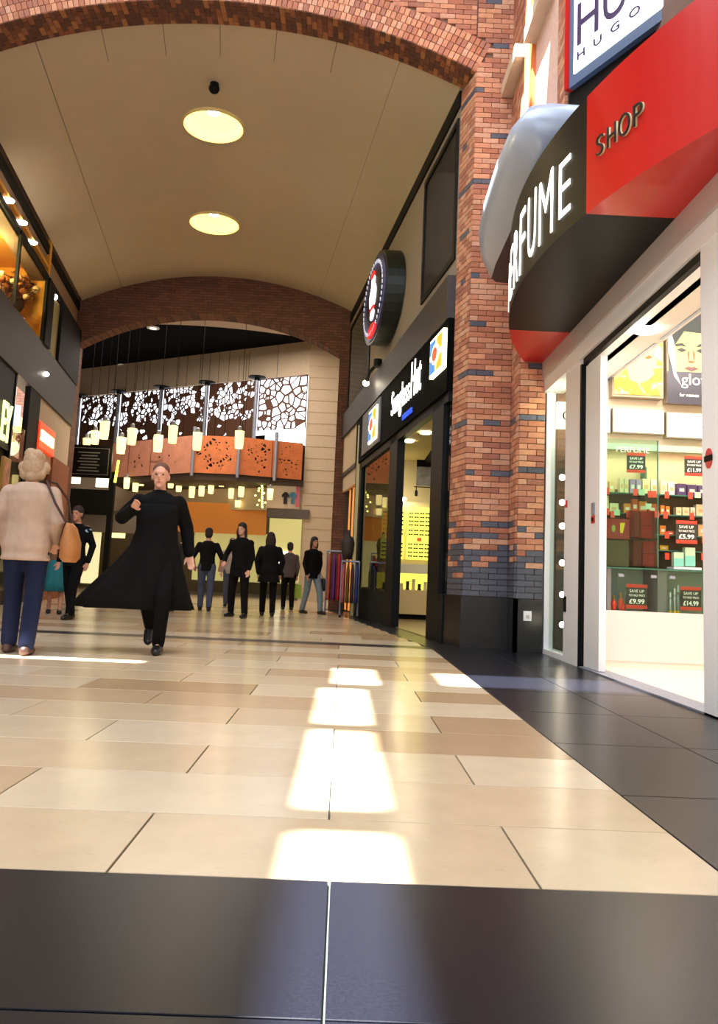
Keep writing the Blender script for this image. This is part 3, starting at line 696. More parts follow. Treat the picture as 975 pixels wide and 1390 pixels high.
# dried flower arrangements in the window
DRY = [mat('dried_brown', (110, 62, 34), .9), mat('dried_rust', (150, 84, 40), .9), mat('dried_cream', (214, 176, 130), .8), mat('dried_dark', (52, 32, 24), .9)]
def bouquet(cx_, cy_, cz_, R_, n, label, seed):
    r = random.Random(seed); t = thing('dried_flower_arrangement', label, 'dried flowers', (cx_, cy_, cz_ - R_))
    MB().lathe((cx_, cy_, cz_ - R_ * 1.0), [(.10, 0), (.16, .12), (.13, .28), (.10, .32)], 14).build('vase', DRY[3], t, True)
    st = MB(); pt = MB(); bl = MB()
    for i in range(n):
        d = Vector((r.gauss(0, 1), r.gauss(0, 1), abs(r.gauss(0, .9)) - .1)).normalized() * R_ * r.uniform(.55, 1.1); p = Vector((cx_, cy_, cz_)) + d
        st.tube([(cx_, cy_, cz_ - R_ * .6), p], .006, 4)
        if i % 3 == 0: bl.ball(p, r.uniform(.05, .085), seg=8, rings=5, mi=r.choice([0, 1]))
        else:
            for k in range(5):
                a = k * 1.257 + i; u = Vector((math.cos(a), math.sin(a), .5)) * r.uniform(.06, .11); v = Vector((-math.sin(a), math.cos(a), 0)) * .03
                pt.add([p, p + u * .5 + v, p + u, p + u * .5 - v], [(0, 1, 2, 3)], (i + k) % 2)
    st.build('stems', DRY[3], t); o = pt.build('leaves', [DRY[0], DRY[1]], t); o['kind'] = 'stuff'
    o = bl.build('blooms', [DRY[2], DRY[1]], t, True)
for i, (a, b, R_, lb) in enumerate(((3, 400, .42, 'brown dried flowers at the left edge of the amber window'), (24, 398, .40, 'rust brown dried flowers before the mullion of the amber window'), (34, 412, .36, 'pale bloomed dried flowers right of the mullion'), (46, 415, .30, 'dried flowers at the right end of the amber window'),
     (6, 440, .36, 'low dried flowers at the left edge above the bronze band'), (30, 452, .34, 'dark dried flowers with round pale bloom low in the amber window'))):
    p = onp(a, b, LX - .55); bouquet(p.x, p.y, p.z, R_, 60, lb, i)
# tall strip window and dark piers to the right
y2a, y2b = yg1, Lp(64, 420)[0]
t = thing('window_strip', 'tall narrow greenish window strip left of the back arch', 'window', (skx(LX, y2a), y2a, LB1))
y3 = Lp(70, 400)[0]; y4 = Lp(84, 400)[0]
MB().sbox(LX - .04, LX + .08, y2a, y3, LB1, 7.16).build('pier', BLACKM, t)
MB().sbox(LX - .06, LX - .02, y3, y4, LB1, 7.0).build('pane', mat('greenish_blind', (150, 140, 92), .7), t)
MB().sbox(LX - .04, LX + .06, y4, 21.8, LB1, 7.16).build('pier', BLACKM, t)
p = onp(73, 403, LX - .03); one(MB().ball(p, .09, .09, .07), 'downlight', SPOT, 'bright round lamp at the top of the narrow window strip', 'lamp')
p = onp(63, 508, LX + .05); one(MB().ball(p, .06, .06, .05), 'downlight', SPOT, 'tiny bright lamp on the bronze band at the left', 'lamp')
# below the band
t = thing('shop_fascia', 'black fascia with lit green lettering at the left edge', 'shop fascia', (skx(LX, 11.3), 11.3, 3.1))
yk = Lp(18, 560)[0]
MB().sbox(LX - .2, LX - .02, 11.3, yk, 3.0, LB0).build('panel', BLACK, t)
pa = onp(0, 588, LX); pb = onp(12.5, 588, LX)
zz0, zz1 = 3.12, 3.86
put_text('lettering', 'EY', Vector((skx(LX, pa.y) + .0, pa.y, zz0)), Vector((-TS, 1, 0)), (0, 0, 1), (pb - pa).length, zz1 - zz0, LETTERG, t, .03, .01)
t = thing('steel_post', 'blue grey steel tube post at the left storefront', 'post', (skx(LX, yk), yk, 0))
yp = Lp(23, 545)[0]; MB().tube([(skx(LX, yp), yp, 3.55), (skx(LX, yp), yp, 3.95)], .09, 14).build('tube_light', mat('blue_white_tube', (190, 205, 235), emit=1.2), t)
MB().sbox(LX - .1, LX, yk, yk + .08, 0, LB0).build('post', BLACK, t)
ya, yb = yk + .1, Lp(34, 600)[0]
t = thing('lit_display_window', 'amber lit shop window with lamp behind the beige jacket', 'window', (skx(LX, ya), ya, 0))
MB().sbox(LX - .5, LX - .45, ya, yb, .3, 3.6).build('back_panel', mat('amber_panel', (230, 170, 76), .7, emit=.35), t)
MB().sbox(LX - .02, LX, ya, yb, .3, 3.6).build('pane', CLEAR, t)
p = onp(25, 577, LX - .2); MB().lathe(p - Vector((0, 0, .15)), [(.09, 0), (.12, .3)], 16).build('lamp', SHADE, t)
p = onp(22, 605, LX - .3)
mb = MB()
for i in range(14): mb.ball(p + Vector((random.uniform(-.1, .1), random.uniform(-.2, .2), random.uniform(-.1, .3))), .05, seg=6, rings=4)
mb.build('ornament', DRY[0], t)
ya, yb = Lp(34, 600)[0], Lp(49, 600)[0]
struct(MB().sbox(LX - .1, LX + .02, ya, yb, 0, LB0).build('trim_3', BLACKM))
t = thing('framed_poster', 'peach framed poster on the dark wall at the left edge', 'poster', (skx(LX, 12.6), 12.6, 1.9))
pa = onp(1, 650, LX); pb = onp(11, 650, LX)
MB().sbox(LX - .03, LX + .03, pa.y, pb.y, 1.95, 2.85).build('frame', mat('gold_frame', (190, 140, 70), .4), t)
MB().sbox(LX + .03, LX + .035, pa.y + .08, pb.y - .08, 2.03, 2.77).build('print', mat('poster_peach', (214, 150, 120), .6, var=.4, vscale=6), t)
struct(MB().sbox(LX - .2, LX - .1, 11.3, 21.8, 0, 3.0).build('wall_left', mat('dark_shop_wall', (64, 52, 46), .7)))
ya, yb = Lp(49, 600)[0], Lp(80, 600)[0]
t = thing('shop_fascia', 'cream fascia above the orange lit sign at the left', 'shop fascia', (skx(LX, ya), ya, 3.6))
MB().sbox(LX - .15, LX - .02, ya, 21.8, 3.0, LB0).build('panel', CREAM, t)
t = thing('orange_sign', 'orange red lit sign with pale yellow lettering blot at the left', 'sign', (skx(LX, ya), ya, 3.2))
za, zb = Lp(60, 614)[1], Lp(60, 578)[1]; ye = Lp(71, 600)[0]
MB().sbox(LX - .02, LX + .06, ya, ye, za, zb).build('box', mat('sign_orange_red', (226, 60, 24), .5, emit=.9), t)
MB().sbox(LX + .06, LX + .09, ya + .12, ye - .2, za + (zb - za) * .3, zb - (zb - za) * .3).build('lettering', mat('sign_yellow', (255, 240, 160), emit=3), t)
struct(MB().sbox(LX - .1, LX + .04, ye + .1, 21.8, 0, 3.45).build('trim_4', mat('orange_brick', (150, 84, 48), .8, var=.25, vscale=12)))  # orange brick pier, tone varied by noise
# ================================================================== food court behind the far arch
ZC = 9.1
DARKC = mat('dark_ceiling', (13, 11, 12), .9, spec=.1)
WINL = [at(418, 540, 29.0), at(40, 540, 36.5)]        # two ends of the window wall
A_, B_ = Vector((WINL[0].x, 29.0, 0)), Vector((WINL[1].x, 36.5, 0)); DW = (B_ - A_).normalized(); NW = Vector((DW.y, -DW.x, 0))
if NW.y > 0: NW = -NW
mb = MB(); mb.box(-22, 6, 22.2, 48, ZC + .25, ZC + .45); struct(mb.build('ceiling', DARKC))
# cream ceiling rim in front of the dark round recess
mb = MB(); N = 30; xs = [-14 + 15 * i / N for i in range(N + 1)]
def rim(x): return 27.0 + .055 * (x + 5.6) ** 2 if x > -9 else 27.0 + .055 * 11.5
for a, b in zip(xs[:-1], xs[1:]): mb.hexa([(a, 22.2, ZC), (b, 22.2, ZC), (b, rim(b), ZC), (a, rim(a), ZC), (a, 22.2, ZC + .26), (b, 22.2, ZC + .26), (b, rim(b), ZC + .26), (a, rim(a), ZC + .26)])
struct(mb.build('ceiling', CREAM))
# window wall: cream fascia above, cream wall to the right, far walls
def wq(mb, a, b, z0, z1, off=0, t_=.2, mi=0):          # piece of the window wall between distances a..b
    P = A_ + DW * a + NW * off; Q = A_ + DW * b + NW * off; n = -NW * t_
    mb.hexa([(P.x, P.y, z0), (Q.x, Q.y, z0), (Q.x + n.x, Q.y + n.y, z0), (P.x + n.x, P.y + n.y, z0), (P.x, P.y, z1), (Q.x, Q.y, z1), (Q.x + n.x, Q.y + n.y, z1), (P.x + n.x, P.y + n.y, z1)], mi); return mb
LW = (B_ - A_).length
ZW0, ZW1 = 5.45, 8.12
mb = wq(MB(), 0, LW + 4, ZW1, ZC + .3, 0, .3); wq(mb, 0, LW + 4, 3.2, ZW0, 0, .3)
mb.box(A_.x, 3.5, 28.95, 29.25, 0, ZC + .3); mb.box(-22, -21.8, 22, 48, 0, ZC + .3); mb.box(3.3, 3.5, 22, 29, 0, ZC + .3)
mb.box(-22, -7.7, 21.9, 22.2, 0, ZC + .3); mb.box(.9, 3.5, 21.9, 22.2, 0, ZC + .3)
struct(mb.build('wall_back', CREAM))
mb = MB()                                             # block joints of the cream wall
for k in range(1, 22): mb.box(A_.x + .002, .4, 28.935, 28.95, k * .42 - .004, k * .42 + .004)
o = mb.build('block_joint', mat('joint_tan', (192, 172, 148), .9)); struct(o); o.name = 'trim_5'
win = wq(MB(), 0, LW, ZW0, ZW1, -.25, .03); wq(win, 1.95, LW, ZW0, 6.0, -.20, .02, 1); t = thing('window', 'daylight glazing behind the cut map screens', 'window', tuple(A_ + Vector((0, 0, ZW0)))); t['kind'] = 'structure'
win.build('pane', [SKYW, BLACKM], t)
# laser-cut map screens: street pattern cut through brown plate (Voronoi cells as openings)
def clip(poly, a, b, c):                               # keep a*x+b*y<=c
    out = []
    for i in range(len(poly)):
        p, q = poly[i], poly[(i + 1) % len(poly)]; dp = a * p[0] + b * p[1] - c; dq = a * q[0] + b * q[1] - c
        if dp <= 0: out.append(p)
        if (dp < 0) != (dq < 0) and dp != dq: t_ = dp / (dp - dq); out.append((p[0] + (q[0] - p[0]) * t_, p[1] + (q[1] - p[1]) * t_))
    return out
def map_screen(W, H, n, seed, openf, road=.035, thick=.03):
    r = random.Random(seed); pts = [(r.uniform(0, W), r.uniform(0, H)) for _ in range(n)]
    mb = MB()
    for i, p in enumerate(pts):
        poly = [(0, 0), (W, 0), (W, H), (0, H)]
        for q in sorted(pts, key=lambda q: (q[0] - p[0]) ** 2 + (q[1] - p[1]) ** 2)[1:18]:
            a, b = q[0] - p[0], q[1] - p[1]; c = (q[0] ** 2 + q[1] ** 2 - p[0] ** 2 - p[1] ** 2) / 2
            poly = clip(poly, a, b, c)
            if len(poly) < 3: break
        if len(poly) < 3: continue
        cx = sum(x for x, y in poly) / len(poly); cy = sum(y for x, y in poly) / len(poly)
        rad = math.sqrt(sum((x - cx) ** 2 + (y - cy) ** 2 for x, y in poly) / len(poly))
        m = len(poly)
        if openf(cx / W, cy / H, r) and rad > road * 1.6:
            k = 1 - road / rad * r.choice([1, 1, 1.3, 1.8]); inner = [(cx + (x - cx) * k, cy + (y - cy) * k) for x, y in poly]
            vs = [(x, 0, y) for x, y in poly] + [(x, 0, y) for x, y in inner] + [(x, thick, y) for x, y in poly] + [(x, thick, y) for x, y in inner]
            fs = []
            for j in range(m):
                j2 = (j + 1) % m; fs += [(j, j2, m + j2, m + j), (m + j, m + j2, 3 * m + j2, 3 * m + j), (2 * m + j2, 2 * m + j, 3 * m + j, 3 * m + j2)]
            mb.add(vs, fs)
        else: mb.poly([(x, 0, y) for x, y in poly], (0, thick, 0))
    return mb
PLATE = mat('brown_cut_plate', (92, 58, 40), .6)
def tdist(px_, line=(A_, DW)):                        # distance along the window wall seen at an image column
    d = ray(px_, 560); n = Vector((DW.y, -DW.x, 0)); s = (A_ + NW * .12 - EYE).dot(n) / Vector((d.x, d.y, 0)).dot(n); P = EYE + d * s
    return (P - A_).dot(DW)
cols = [tdist(x) for x in (417, 348.7, 281, 219.5, 162, 108.7, 58)]
frac = [.93, .62, .66, .60, .55, .45]
for i in range(6):
    a, b = cols[i], cols[i + 1]; W_ = b - a - .10; bias = i
    def of(u, v, r, i=i):
        if i == 0: return r.random() < .96
        cx_, cy_ = (.45, .5)
        if v < .40 + .02 * i: return r.random() < .10
        return r.random() < frac[i] * (1.25 - abs(u - .5) * .9)
    hb = 6.12 if i == 0 else 5.50; mb = map_screen(W_, 8.07 - hb, 210 if i else 70, 20 + i, of, .022 if i else .034)
    P = A_ + DW * (b - .05) + NW * .12
    M_ = Matrix.Translation((P.x, P.y, hb)) @ Matrix.Rotation(math.atan2(-DW.y, -DW.x), 4, 'Z')
    mb.v = [M_ @ v for v in mb.v]
    where = ['at the right end, cut almost fully open', 'second from the right end', 'third from the right end', 'third from the left end', 'second from the left end', 'at the left end, mostly hidden'][i]
    t = thing('map_screen', 'backlit brown map screen ' + where, 'cut metal screen', (P.x, P.y, 6.12), 'cut map screens before the high windows')
    mb.build('cut_plate', PLATE, t)
for i, c_ in enumerate(cols[1:]):
    P = A_ + DW * c_ + NW * .22
    t = thing('steel_mast', 'steel mast between the map screens, number %s from the right' % ['one', 'two', 'three', 'four', 'five', 'six'][i], 'post', (P.x, P.y, 5.3), 'steel masts between the map screens')
    MB().tube([(P.x, P.y, 4.3), (P.x, P.y, 8.0)], .075, 10).build('mast', STEEL, t)
    MB().lathe((P.x, P.y, 8.0), [(.10, 0), (.10, .08), (.32, .1), (.32, .14)], 16).build('cap', BLACK, t)
# copper balcony parapet with punched map pattern
PB = [onz(154, 601, 5.55), onz(264.6, 589.5, 5.55), onz(326, 592, 5.55), onz(414, 601, 5.55)]
PB = [Vector((p.x, p.y, 0)) for p in PB]; PB[3] = Vector((PB[3].x, min(PB[3].y, 28.8), 0))
COP = [mat('copper_panel_daylit', (232, 160, 134), .5, var=.12, vscale=3), mat('copper_panel_orange', (216, 124, 76), .45, var=.18, vscale=3)]  # the left panels' paler pink has daylight put into the colour
pan = [(PB[0], (PB[0] + PB[1]) / 2), ((PB[0] + PB[1]) / 2, PB[1]), (PB[1], PB[2]), (PB[2], PB[2].lerp(PB[3], .56)), (PB[2].lerp(PB[3], .56), PB[3])]
words = ['pale copper parapet panel at the left, behind the pendants', 'pale copper parapet panel with faint street lines', 'copper parapet panel with a dark block pattern in its middle', 'orange copper parapet panel with dark street blocks', 'narrow orange copper parapet panel next to the cream wall']
for i, (P, Q) in enumerate(pan):
    d = Q - P; W_ = d.length - .06
    def of2(u, v, r, i=i):
        e = ((u - .5) / .42) ** 2 + ((v - .5) / .42) ** 2
        return e < 1 and r.random() < (.42 if i > 1 else .16)
    mb = map_screen(W_, 1.30, 190, 60 + i, of2, .03, .03)
    M_ = Matrix.Translation((P.x, P.y, 4.22)) @ Matrix.Rotation(math.atan2(d.y, d.x), 4, 'Z'); mb.v = [M_ @ v for v in mb.v]
    t = thing('parapet_panel', words[i], 'balcony panel', (P.x, P.y, 4.22), 'copper parapet panels of the food court balcony')
    mb.build('cut_plate', COP[0 if i < 2 else 1], t)
for i, P in enumerate((PB[1], PB[2], PB[2].lerp(PB[3], .56))):
    t = thing('steel_post', 'steel post of the balcony, %s' % ['left of the block pattern panel', 'between the two orange panels', 'beside the narrow orange panel'][i], 'post', (P.x, P.y - .08, 3.4))
    MB().tube([(P.x, P.y - .08, 4.1), (P.x, P.y - .08, 5.8)], .06, 10).build('tube', STEEL, t)
mb = MB(); 
for P, Q in ((PB[0], PB[1]), (PB[1], PB[2]), (PB[2], PB[3])):
    n = Vector((0, 4.2, 0)); mb.hexa([(P.x, P.y + .06, 4.0), (Q.x, Q.y + .06, 4.0), (Q.x, Q.y + 4, 4.0), (P.x, P.y + 4, 4.0), (P.x, P.y + .06, 4.2), (Q.x, Q.y + .06, 4.2), (Q.x, Q.y + 4, 4.2), (P.x, P.y + 4, 4.2)])
struct(mb.build('floor', mat('balcony_slab', (70, 56, 48), .7)))
mb = MB()
for P, Q in ((PB[0], PB[1]), (PB[1], PB[2]), (PB[2], PB[3])): mb.hexa([(P.x, P.y + .25, 4.2), (Q.x, Q.y + .25, 4.2), (Q.x, Q.y + .3, 4.2), (P.x, P.y + .3, 4.2), (P.x, P.y + .25, 5.5), (Q.x, Q.y + .25, 5.5), (Q.x, Q.y + .3, 5.5), (P.x, P.y + .3, 5.5)])
struct(mb.build('trim_6', mat('dark_lining', (40, 30, 26), .8)))
# shops below the balcony
mb = MB(); mb.box(-22, 3.4, 36.8, 37.0, 0, 9); BWL = struct(mb.build('wall_back', mat('olive_wall', (120, 98, 56), .8))); BWL['_o'] = (0, 0, 0)
def far_panel(name, x0_, x1_, y0_, y1_, Y, m, label, cat, d=.1):
    a = at(x0_, (y0_ + y1_) / 2, Y); b = at(x1_, (y0_ + y1_) / 2, Y); c_ = at((x0_ + x1_) / 2, y0_, Y); e = at((x0_ + x1_) / 2, y1_, Y)
    return one(MB().box(a.x, b.x, Y, Y + d, max(e.z, .02), c_.z), name, m, label, cat)
LITY = mat('lit_shop_yellow', (240, 225, 150), emit=1.3); LITW = mat('lit_shop_white', (250, 244, 214), emit=1.5); LITG = mat('lit_shop_green', (206, 200, 130), emit=.35)
far_panel('food_kiosk', 240, 362, 683, 724, 30.6, mat('amber_kiosk', (214, 130, 44), .5, emit=.18), 'long amber panel of the food kiosk under the balcony', 'kiosk')
far_panel('kiosk_counter', 262, 408, 724, 790, 31.0, LITG, 'greenish lit kiosk front below the amber panel', 'kiosk')
far_panel('shop_fascia', 362, 420, 691, 703, 28.86, mat('grey_fascia', (96, 84, 80), .6), 'grey fascia of the shop left of the cream wall', 'shop fascia', .08)
far_panel('upper_shopfront', 362, 407, 655, 690, 28.9, mat('cream_shop', (214, 190, 160), .7, emit=.12), 'cream shopfront wall with two shirts left of the cream wall', 'shopfront', .04)
for i, (x0_, m_, lb) in enumerate(((384, mat('shirt_black', (40, 36, 44), .8), 'black shirt on the cream shopfront wall'), (394, mat('shirt_blue', (70, 120, 150), .8), 'blue shirt on the cream shopfront wall'))):
    a = at(x0_, 668, 28.8); b = at(x0_ + 8, 668, 28.8); e = at(x0_, 684, 28.8); x, z = (a.x + b.x) / 2, e.z; ww = (b.x - a.x)
    mb = MB().poly([(x - ww * .3, 28.78, z), (x + ww * .3, 28.78, z), (x + ww * .3, 28.78, z + .27), (x + ww * .6, 28.78, z + .22), (x + ww * .6, 28.78, z + .33), (x + ww * .2, 28.78, z + .42), (x - ww * .2, 28.78, z + .42), (x - ww * .6, 28.78, z + .33), (x - ww * .6, 28.78, z + .22), (x - ww * .3, 28.78, z + .27)], (0, .05, 0))
    one(mb, 'shirt', m_, lb, 'shirt')
far_panel('banner', 402, 407, 655, 688, 28.84, RED, 'narrow red banner beside the two shirts', 'banner', .03)
far_panel('shop_window', 364, 408, 704, 790, 28.88, LITG, 'tall pale lit shop window left of the cream wall', 'shop window', .04)
far_panel('shop_window', 376, 392, 748, 776, 28.8, LITW, 'small brightest lit window behind the standing people', 'shop window', .04)
far_panel('kiosk_fascia', 95, 185, 698, 722, 27.5, mat('grey_kiosk', (120, 108, 96), .6), 'wide grey fascia of the kiosk behind the dark coated walker', 'kiosk', .3)
far_panel('lit_doorway', 112, 134, 722, 792, 27.8, mat('lit_teal_cream', (226, 214, 164), emit=.8), 'pale lit doorway under the grey kiosk fascia', 'doorway')
far_panel('menu_light', 91, 108, 645, 656, 24.2, LITW, 'pale lit menu panel under the black board, left one', 'menu panel')
far_panel('menu_light', 130, 146, 648, 661, 24.2, LITW, 'pale lit menu panel under the black board, right one', 'menu panel')
far_panel('menu_screen', 148, 170, 700, 730, 28.4, LITY, 'yellow lit kiosk screen beside the dark coated walker', 'screen')
far_panel('food_kiosk', 90, 150, 664, 698, 27.0, BLACKM, 'black kiosk front under the hanging board', 'kiosk', .2)
far_panel('kiosk_column', 143, 150, 640, 800, 26.0, BLACKM, 'dark slim column left of the dark coated walker', 'column', .2)
# hanging black board
a, b, c_, e = at(92, 620, 24), at(152, 620, 24), at(120, 604, 24), at(120, 648, 24)
t = thing('hanging_board', 'black hanging menu board with pale frame lines at the left of the food court', 'board', ((a.x + b.x) / 2, 24, e.z))
MB().box(a.x, b.x, 24, 24.1, e.z, c_.z).build('board', BLACK, t)
mb = MB()
for (x0_, x1_, z0_, z1_) in ((a.x + .08, b.x - .08, c_.z - .1, c_.z - .085), (a.x + .08, b.x - .08, e.z + .085, e.z + .1), (a.x + .08, a.x + .095, e.z + .1, c_.z - .1), (b.x - .095, b.x - .08, e.z + .1, c_.z - .1)): mb.box(x0_, x1_, 23.98, 24.0, z0_, z1_)
mb.build('frame_line', mat('line_grey', (120, 120, 116), .6), t)
mb = MB()
for k in range(7): mb.box(a.x + .3 + .05 * (k % 3), b.x - .35 - .07 * (k % 2), 23.98, 24.0, e.z + .18 + k * .09, e.z + .21 + k * .09)
mb.build('menu_lines', MATS['line_grey'], t)
MB().tube([(a.x + .1, 24.05, c_.z), (a.x + .1, 24.05, ZC)], .012, 5).tube([(b.x - .1, 24.05, c_.z), (b.x - .1, 24.05, ZC)], .012, 5).build('cable', BLACK, t)
# neon-like yellow green strip
p = at(156, 655, 24.5); q = at(161, 625, 24.5); one(MB().tube([p, q], .04, 8), 'light_strip', mat('lime_glow', (220, 230, 80), emit=2), 'short lime green light strip right of the black board', 'light strip')
# pendants
def pendant(x_, y_, Y, hw, hh, label, group, power=0):
    c0 = at(x_, y_, Y); r = hw / F * Y / 2; h = hh / F * Y
    t = thing('pendant_lamp', label, 'pendant lamp', (c0.x, Y, c0.z - h / 2), group)
    z = c0.z - h / 2
    MB().lathe((c0.x, Y, z), [(r * .82, 0), (r * .92, h * .3), (r, h)], 16).build('shade', SHADE, t, True)
    MB().lathe((c0.x, Y, z + h), [(r * .5, 0), (r * .45, .12), (r * .1, .16)], 12).build('cap', STEEL, t)
    MB().tube([(c0.x, Y, z + h + .1), (c0.x, Y, ZC if Y > 22.4 else ZC)], .008, 5).build('cord', BLACK, t)
    if power: point('pendant_light', (c0.x, Y - .0, z - .15), power, (1, .8, .45), .25)
big = [(93.3, 586, 24.5, 8, 22, 'slim pendant lamp at the far left beside the brick pier'), (141.9, 584, 23.2, 13, 24, 'pendant lamp above the black board, the highest there'), (129, 594, 24.6, 12, 18, 'pendant lamp just above the black board, middle one'),
       (118, 600, 24.7, 11, 10, 'pendant lamp peeking over the top of the black board'), (179.2, 592.7, 23.5, 13, 22, 'pendant lamp right of the black board, upper of two'), (164.5, 604.7, 24.5, 13, 22, 'pendant lamp right of the black board, lower of two'),
       (234.7, 590, 23.2, 13, 24, 'pendant lamp above the head of the dark coated walker, right one'), (214.7, 602, 24.4, 13, 23, 'pendant lamp right over the head of the dark coated walker'), (267.9, 599, 24.4, 13, 24, 'pendant lamp before the copper block pattern panel'),
       (325, 597, 23.8, 13, 24, 'rightmost large pendant lamp, before the steel balcony post')]
for i, (a, b, c_, d_, e, lb) in enumerate(big): pendant(a, b, c_, d_, e, lb, 'large pendant lamps of the food court', 12 if i in (1, 5, 7, 9) else 0)
sm = [(286.5, 662.7), (273.7, 666), (260.6, 668), (300.8, 656), (274.6, 652.5), (314.2, 669.2), (327.6, 667), (366.8, 671), (243, 660), (232, 655), (184, 660), (192, 652), (172, 656), (323, 684)]
for i, (a, b) in enumerate(sm):
    pendant(a, b, 29.9 + .35 * (i % 3) if a < 350 else 28.3, 8.5, 15 if i not in (3, 4, 13) else 9, 'small pendant lamp glowing under the food court balcony, %s' % ['left of the steel post', 'one of a close pair', 'above the amber panel at its left', 'highest one over the amber panel', 'short one over a close pair', 'left of the rightmost pair', 'right of the rightmost pair', 'alone beside the cream shopfront wall', 'beside the dark coat shoulder', 'touching the dark coat shoulder', 'left of the walker head', 'nearest the walker head', 'leftmost one', 'lowest one under the pair'][i], 'small pendant lamps under the balcony')
t = thing('fairy_lights', 'strand of tiny yellow green lights beside the cream shopfront wall', 'fairy lights', tuple(at(355, 688, 29.0)))
mb = MB()
for i in range(22):
    a = random.uniform(345, 362) ; mb.ball(at(a if i % 2 else 356, 655 + i * 1.6, 29.0), .035, seg=6, rings=4)
o = mb.build('tiny_lights', mat('lime_dots', (230, 235, 120), emit=5), t); o['kind'] = 'stuff'
for i, (a, b) in enumerate(((208, 445), (386, 471), (167, 496), (118, 462))):
    p = onz(a, b, ZC + .24); o = one(MB().lathe((p.x, p.y, ZC + .22), [(.22, 0), (.22, .03)], 20).lathe((p.x, p.y, ZC + .21), [(.12, 0), (.12, .02)], 16, 1), 'ceiling_downlight', [mat('fitting_cream', (200, 190, 170), .6, emit=.25), mat('dim_lamp', (255, 240, 220), emit=1.5)], 'round downlight in the dark court ceiling, ' + ['nearest the ceiling rim', 'at the right near the cream wall', 'low and left over the masts', 'at the far left'][i], 'ceiling light')
area('court_fill_light', (-5.0, 25.8, ZC - .05), 6, 520, (1, .88, .74), size_y=4)  # broad fill lamp added to brighten the court's walls and copper panels
# ================================================================== PERFUME SHOP
XF = 2.53
t = thing('shopfront', 'white aluminium shopfront of the perfume shop with wide open door', 'shopfront', (XF, 7.0, 0)); PSF = t
MB().box(XF - .03, XF + .12, 10.42, 10.62, 0, 3.42).build('post', WHITE, t); MB().box(XF - .01, XF + .10, 10.30, 10.42, .06, 3.38).build('post', WHITE, t)
MB().box(XF - .03, XF + .16, 8.73, 9.32, 0, 3.46).build('post', WHITE, t)
MB().box(XF - .035, XF + .06, 8.665, 8.725, 0, 3.24).build('door_gasket', BLACK, t)
MB().box(XF + .0, XF + .07, 8.12, 8.62, 0.02, 3.2).build('sliding_door_stile', WHITE, t)
MB().box(XF - .04, XF + .16, 5.0, 5.67, 0, 3.6).build('post', WHITE, t)
MB().box(XF - .02, XF + .14, 9.32, 10.32, 0, .06).build('window_frame', WHITE, t); MB().box(XF - .02, XF + .14, 9.32, 10.32, 3.36, 3.44).build('window_frame', WHITE, t)
MB().box(XF + .05, XF + .06, 9.32, 10.32, .06, 3.36).build('glass_pane', CLEAR, t)
MB().box(XF - .08, XF + .2, 4.0, 10.86, 3.47, 3.70).build('lintel', mat('lintel_taupe', (196, 184, 180), .45), t)
MB().box(XF - .05, XF + .2, 4.0, 10.80, 3.30, 3.47).build('lintel_lower', WHITE, t)
MB().box(XF - .02, XF + .03, 4.0, 8.66, 3.235, 3.30).build('door_track', BLACK, t)
MB().box(XF + .03, XF + .2, 4.0, 8.66, 3.24, 3.30).build('door_track', WHITE, t)
MB().box(XF - .04, XF + .16, 4.0, 8.66, 0.0, .014).build('threshold', STEEL, t)
b = at(806, 690, 8.6)
MB().box(XF - .012, XF, 8.27, 8.37, 1.57, 1.69).build('lock_plate', STEEL, t)
MB().box(XF - .012, XF, 8.27, 8.37, 1.48, 1.56).build('red_button_plate', RED, t)
MB().box(XF - .016, XF - .008, 8.29, 8.35, 1.50, 1.54).build('button_mark', BLACK, t)
MB().box(XF - .045, XF - .03, 9.20, 9.27, .55, .72).build('floor_lock', BLACK, t)
MB().box(XF - .045, XF - .03, 9.20, 9.26, 1.72, 1.80).build('pull_sticker', RED, t)
mb = MB(); pts = [(XF - .045, 5.56 + .055 * math.cos(i * math.pi / 10), 1.74 + .13 * math.sin(i * math.pi / 10) * .55) for i in range(20)]
mb.poly(pts, (.01, 0, 0)); mb.build('round_sticker', RED, t)
MB().box(XF - .05, XF - .044, 5.50, 5.62, 1.72, 1.76).build('sticker_band', BLACK, t)
# shop shell
struct(MB().box(XF + .0, 6.5, 3.5, 9.6, 0.0, .012).build('floor', mat('white_shop_floor', (236, 226, 214), .25)))
struct(MB().box(2.7, 6.5, 9.30, 9.45, 0.012, 4.6).box(6.5, 6.6, 3.5, 9.45, 0, 4.6).box(2.7, 6.5, 3.4, 3.5, 0, 4.6).build('wall_right', mat('shop_white_wall', (244, 226, 200), .7)))
CE = struct(MB().box(2.66, 3.02, 3.5, 9.3, 3.24, 3.34).box(3.0, 3.02, 3.5, 9.3, 3.34, 4.3).box(3.0, 6.5, 3.5, 9.3, 4.3, 4.4).box(2.66, 2.9, 9.3, 10.5, 3.40, 3.46).build('ceiling', WHITEW)); CE['_o'] = (0, 0, 0)
for k in range(4): MB().box(2.985, 3.0, 4.0 + k * 1.35, 5.2 + k * 1.35, 3.245, 3.29).build('light_slot', mat('slot_grey', (170, 150, 134), .6), CE)
for k in range(3): MB().box(2.955, 2.985, 4.0 + k * 1.9, 5.75 + k * 1.9, 3.232, 3.238).build('slot_trim', STEEL, CE)
p = onz(877, 448, 3.23); one(MB().lathe((p.x, p.y, 3.215), [(.11, 0), (.12, .02)], 20), 'downlight', SPOT, 'round downlight in the low ceiling just inside the perfume shop', 'ceiling light')
area('perfume_shop_light', (4.6, 6.8, 4.2), 3.0, 150, (1, .93, .82), size_y=4.5)
area('shelf_fill_light', (3.7, 8.2, 3.6), 1.6, 22, (1, .93, .8), rot=(math.radians(40), 0, 0), size_y=.3)  # added fill lamp, no fitting here; brightens the shelf wall
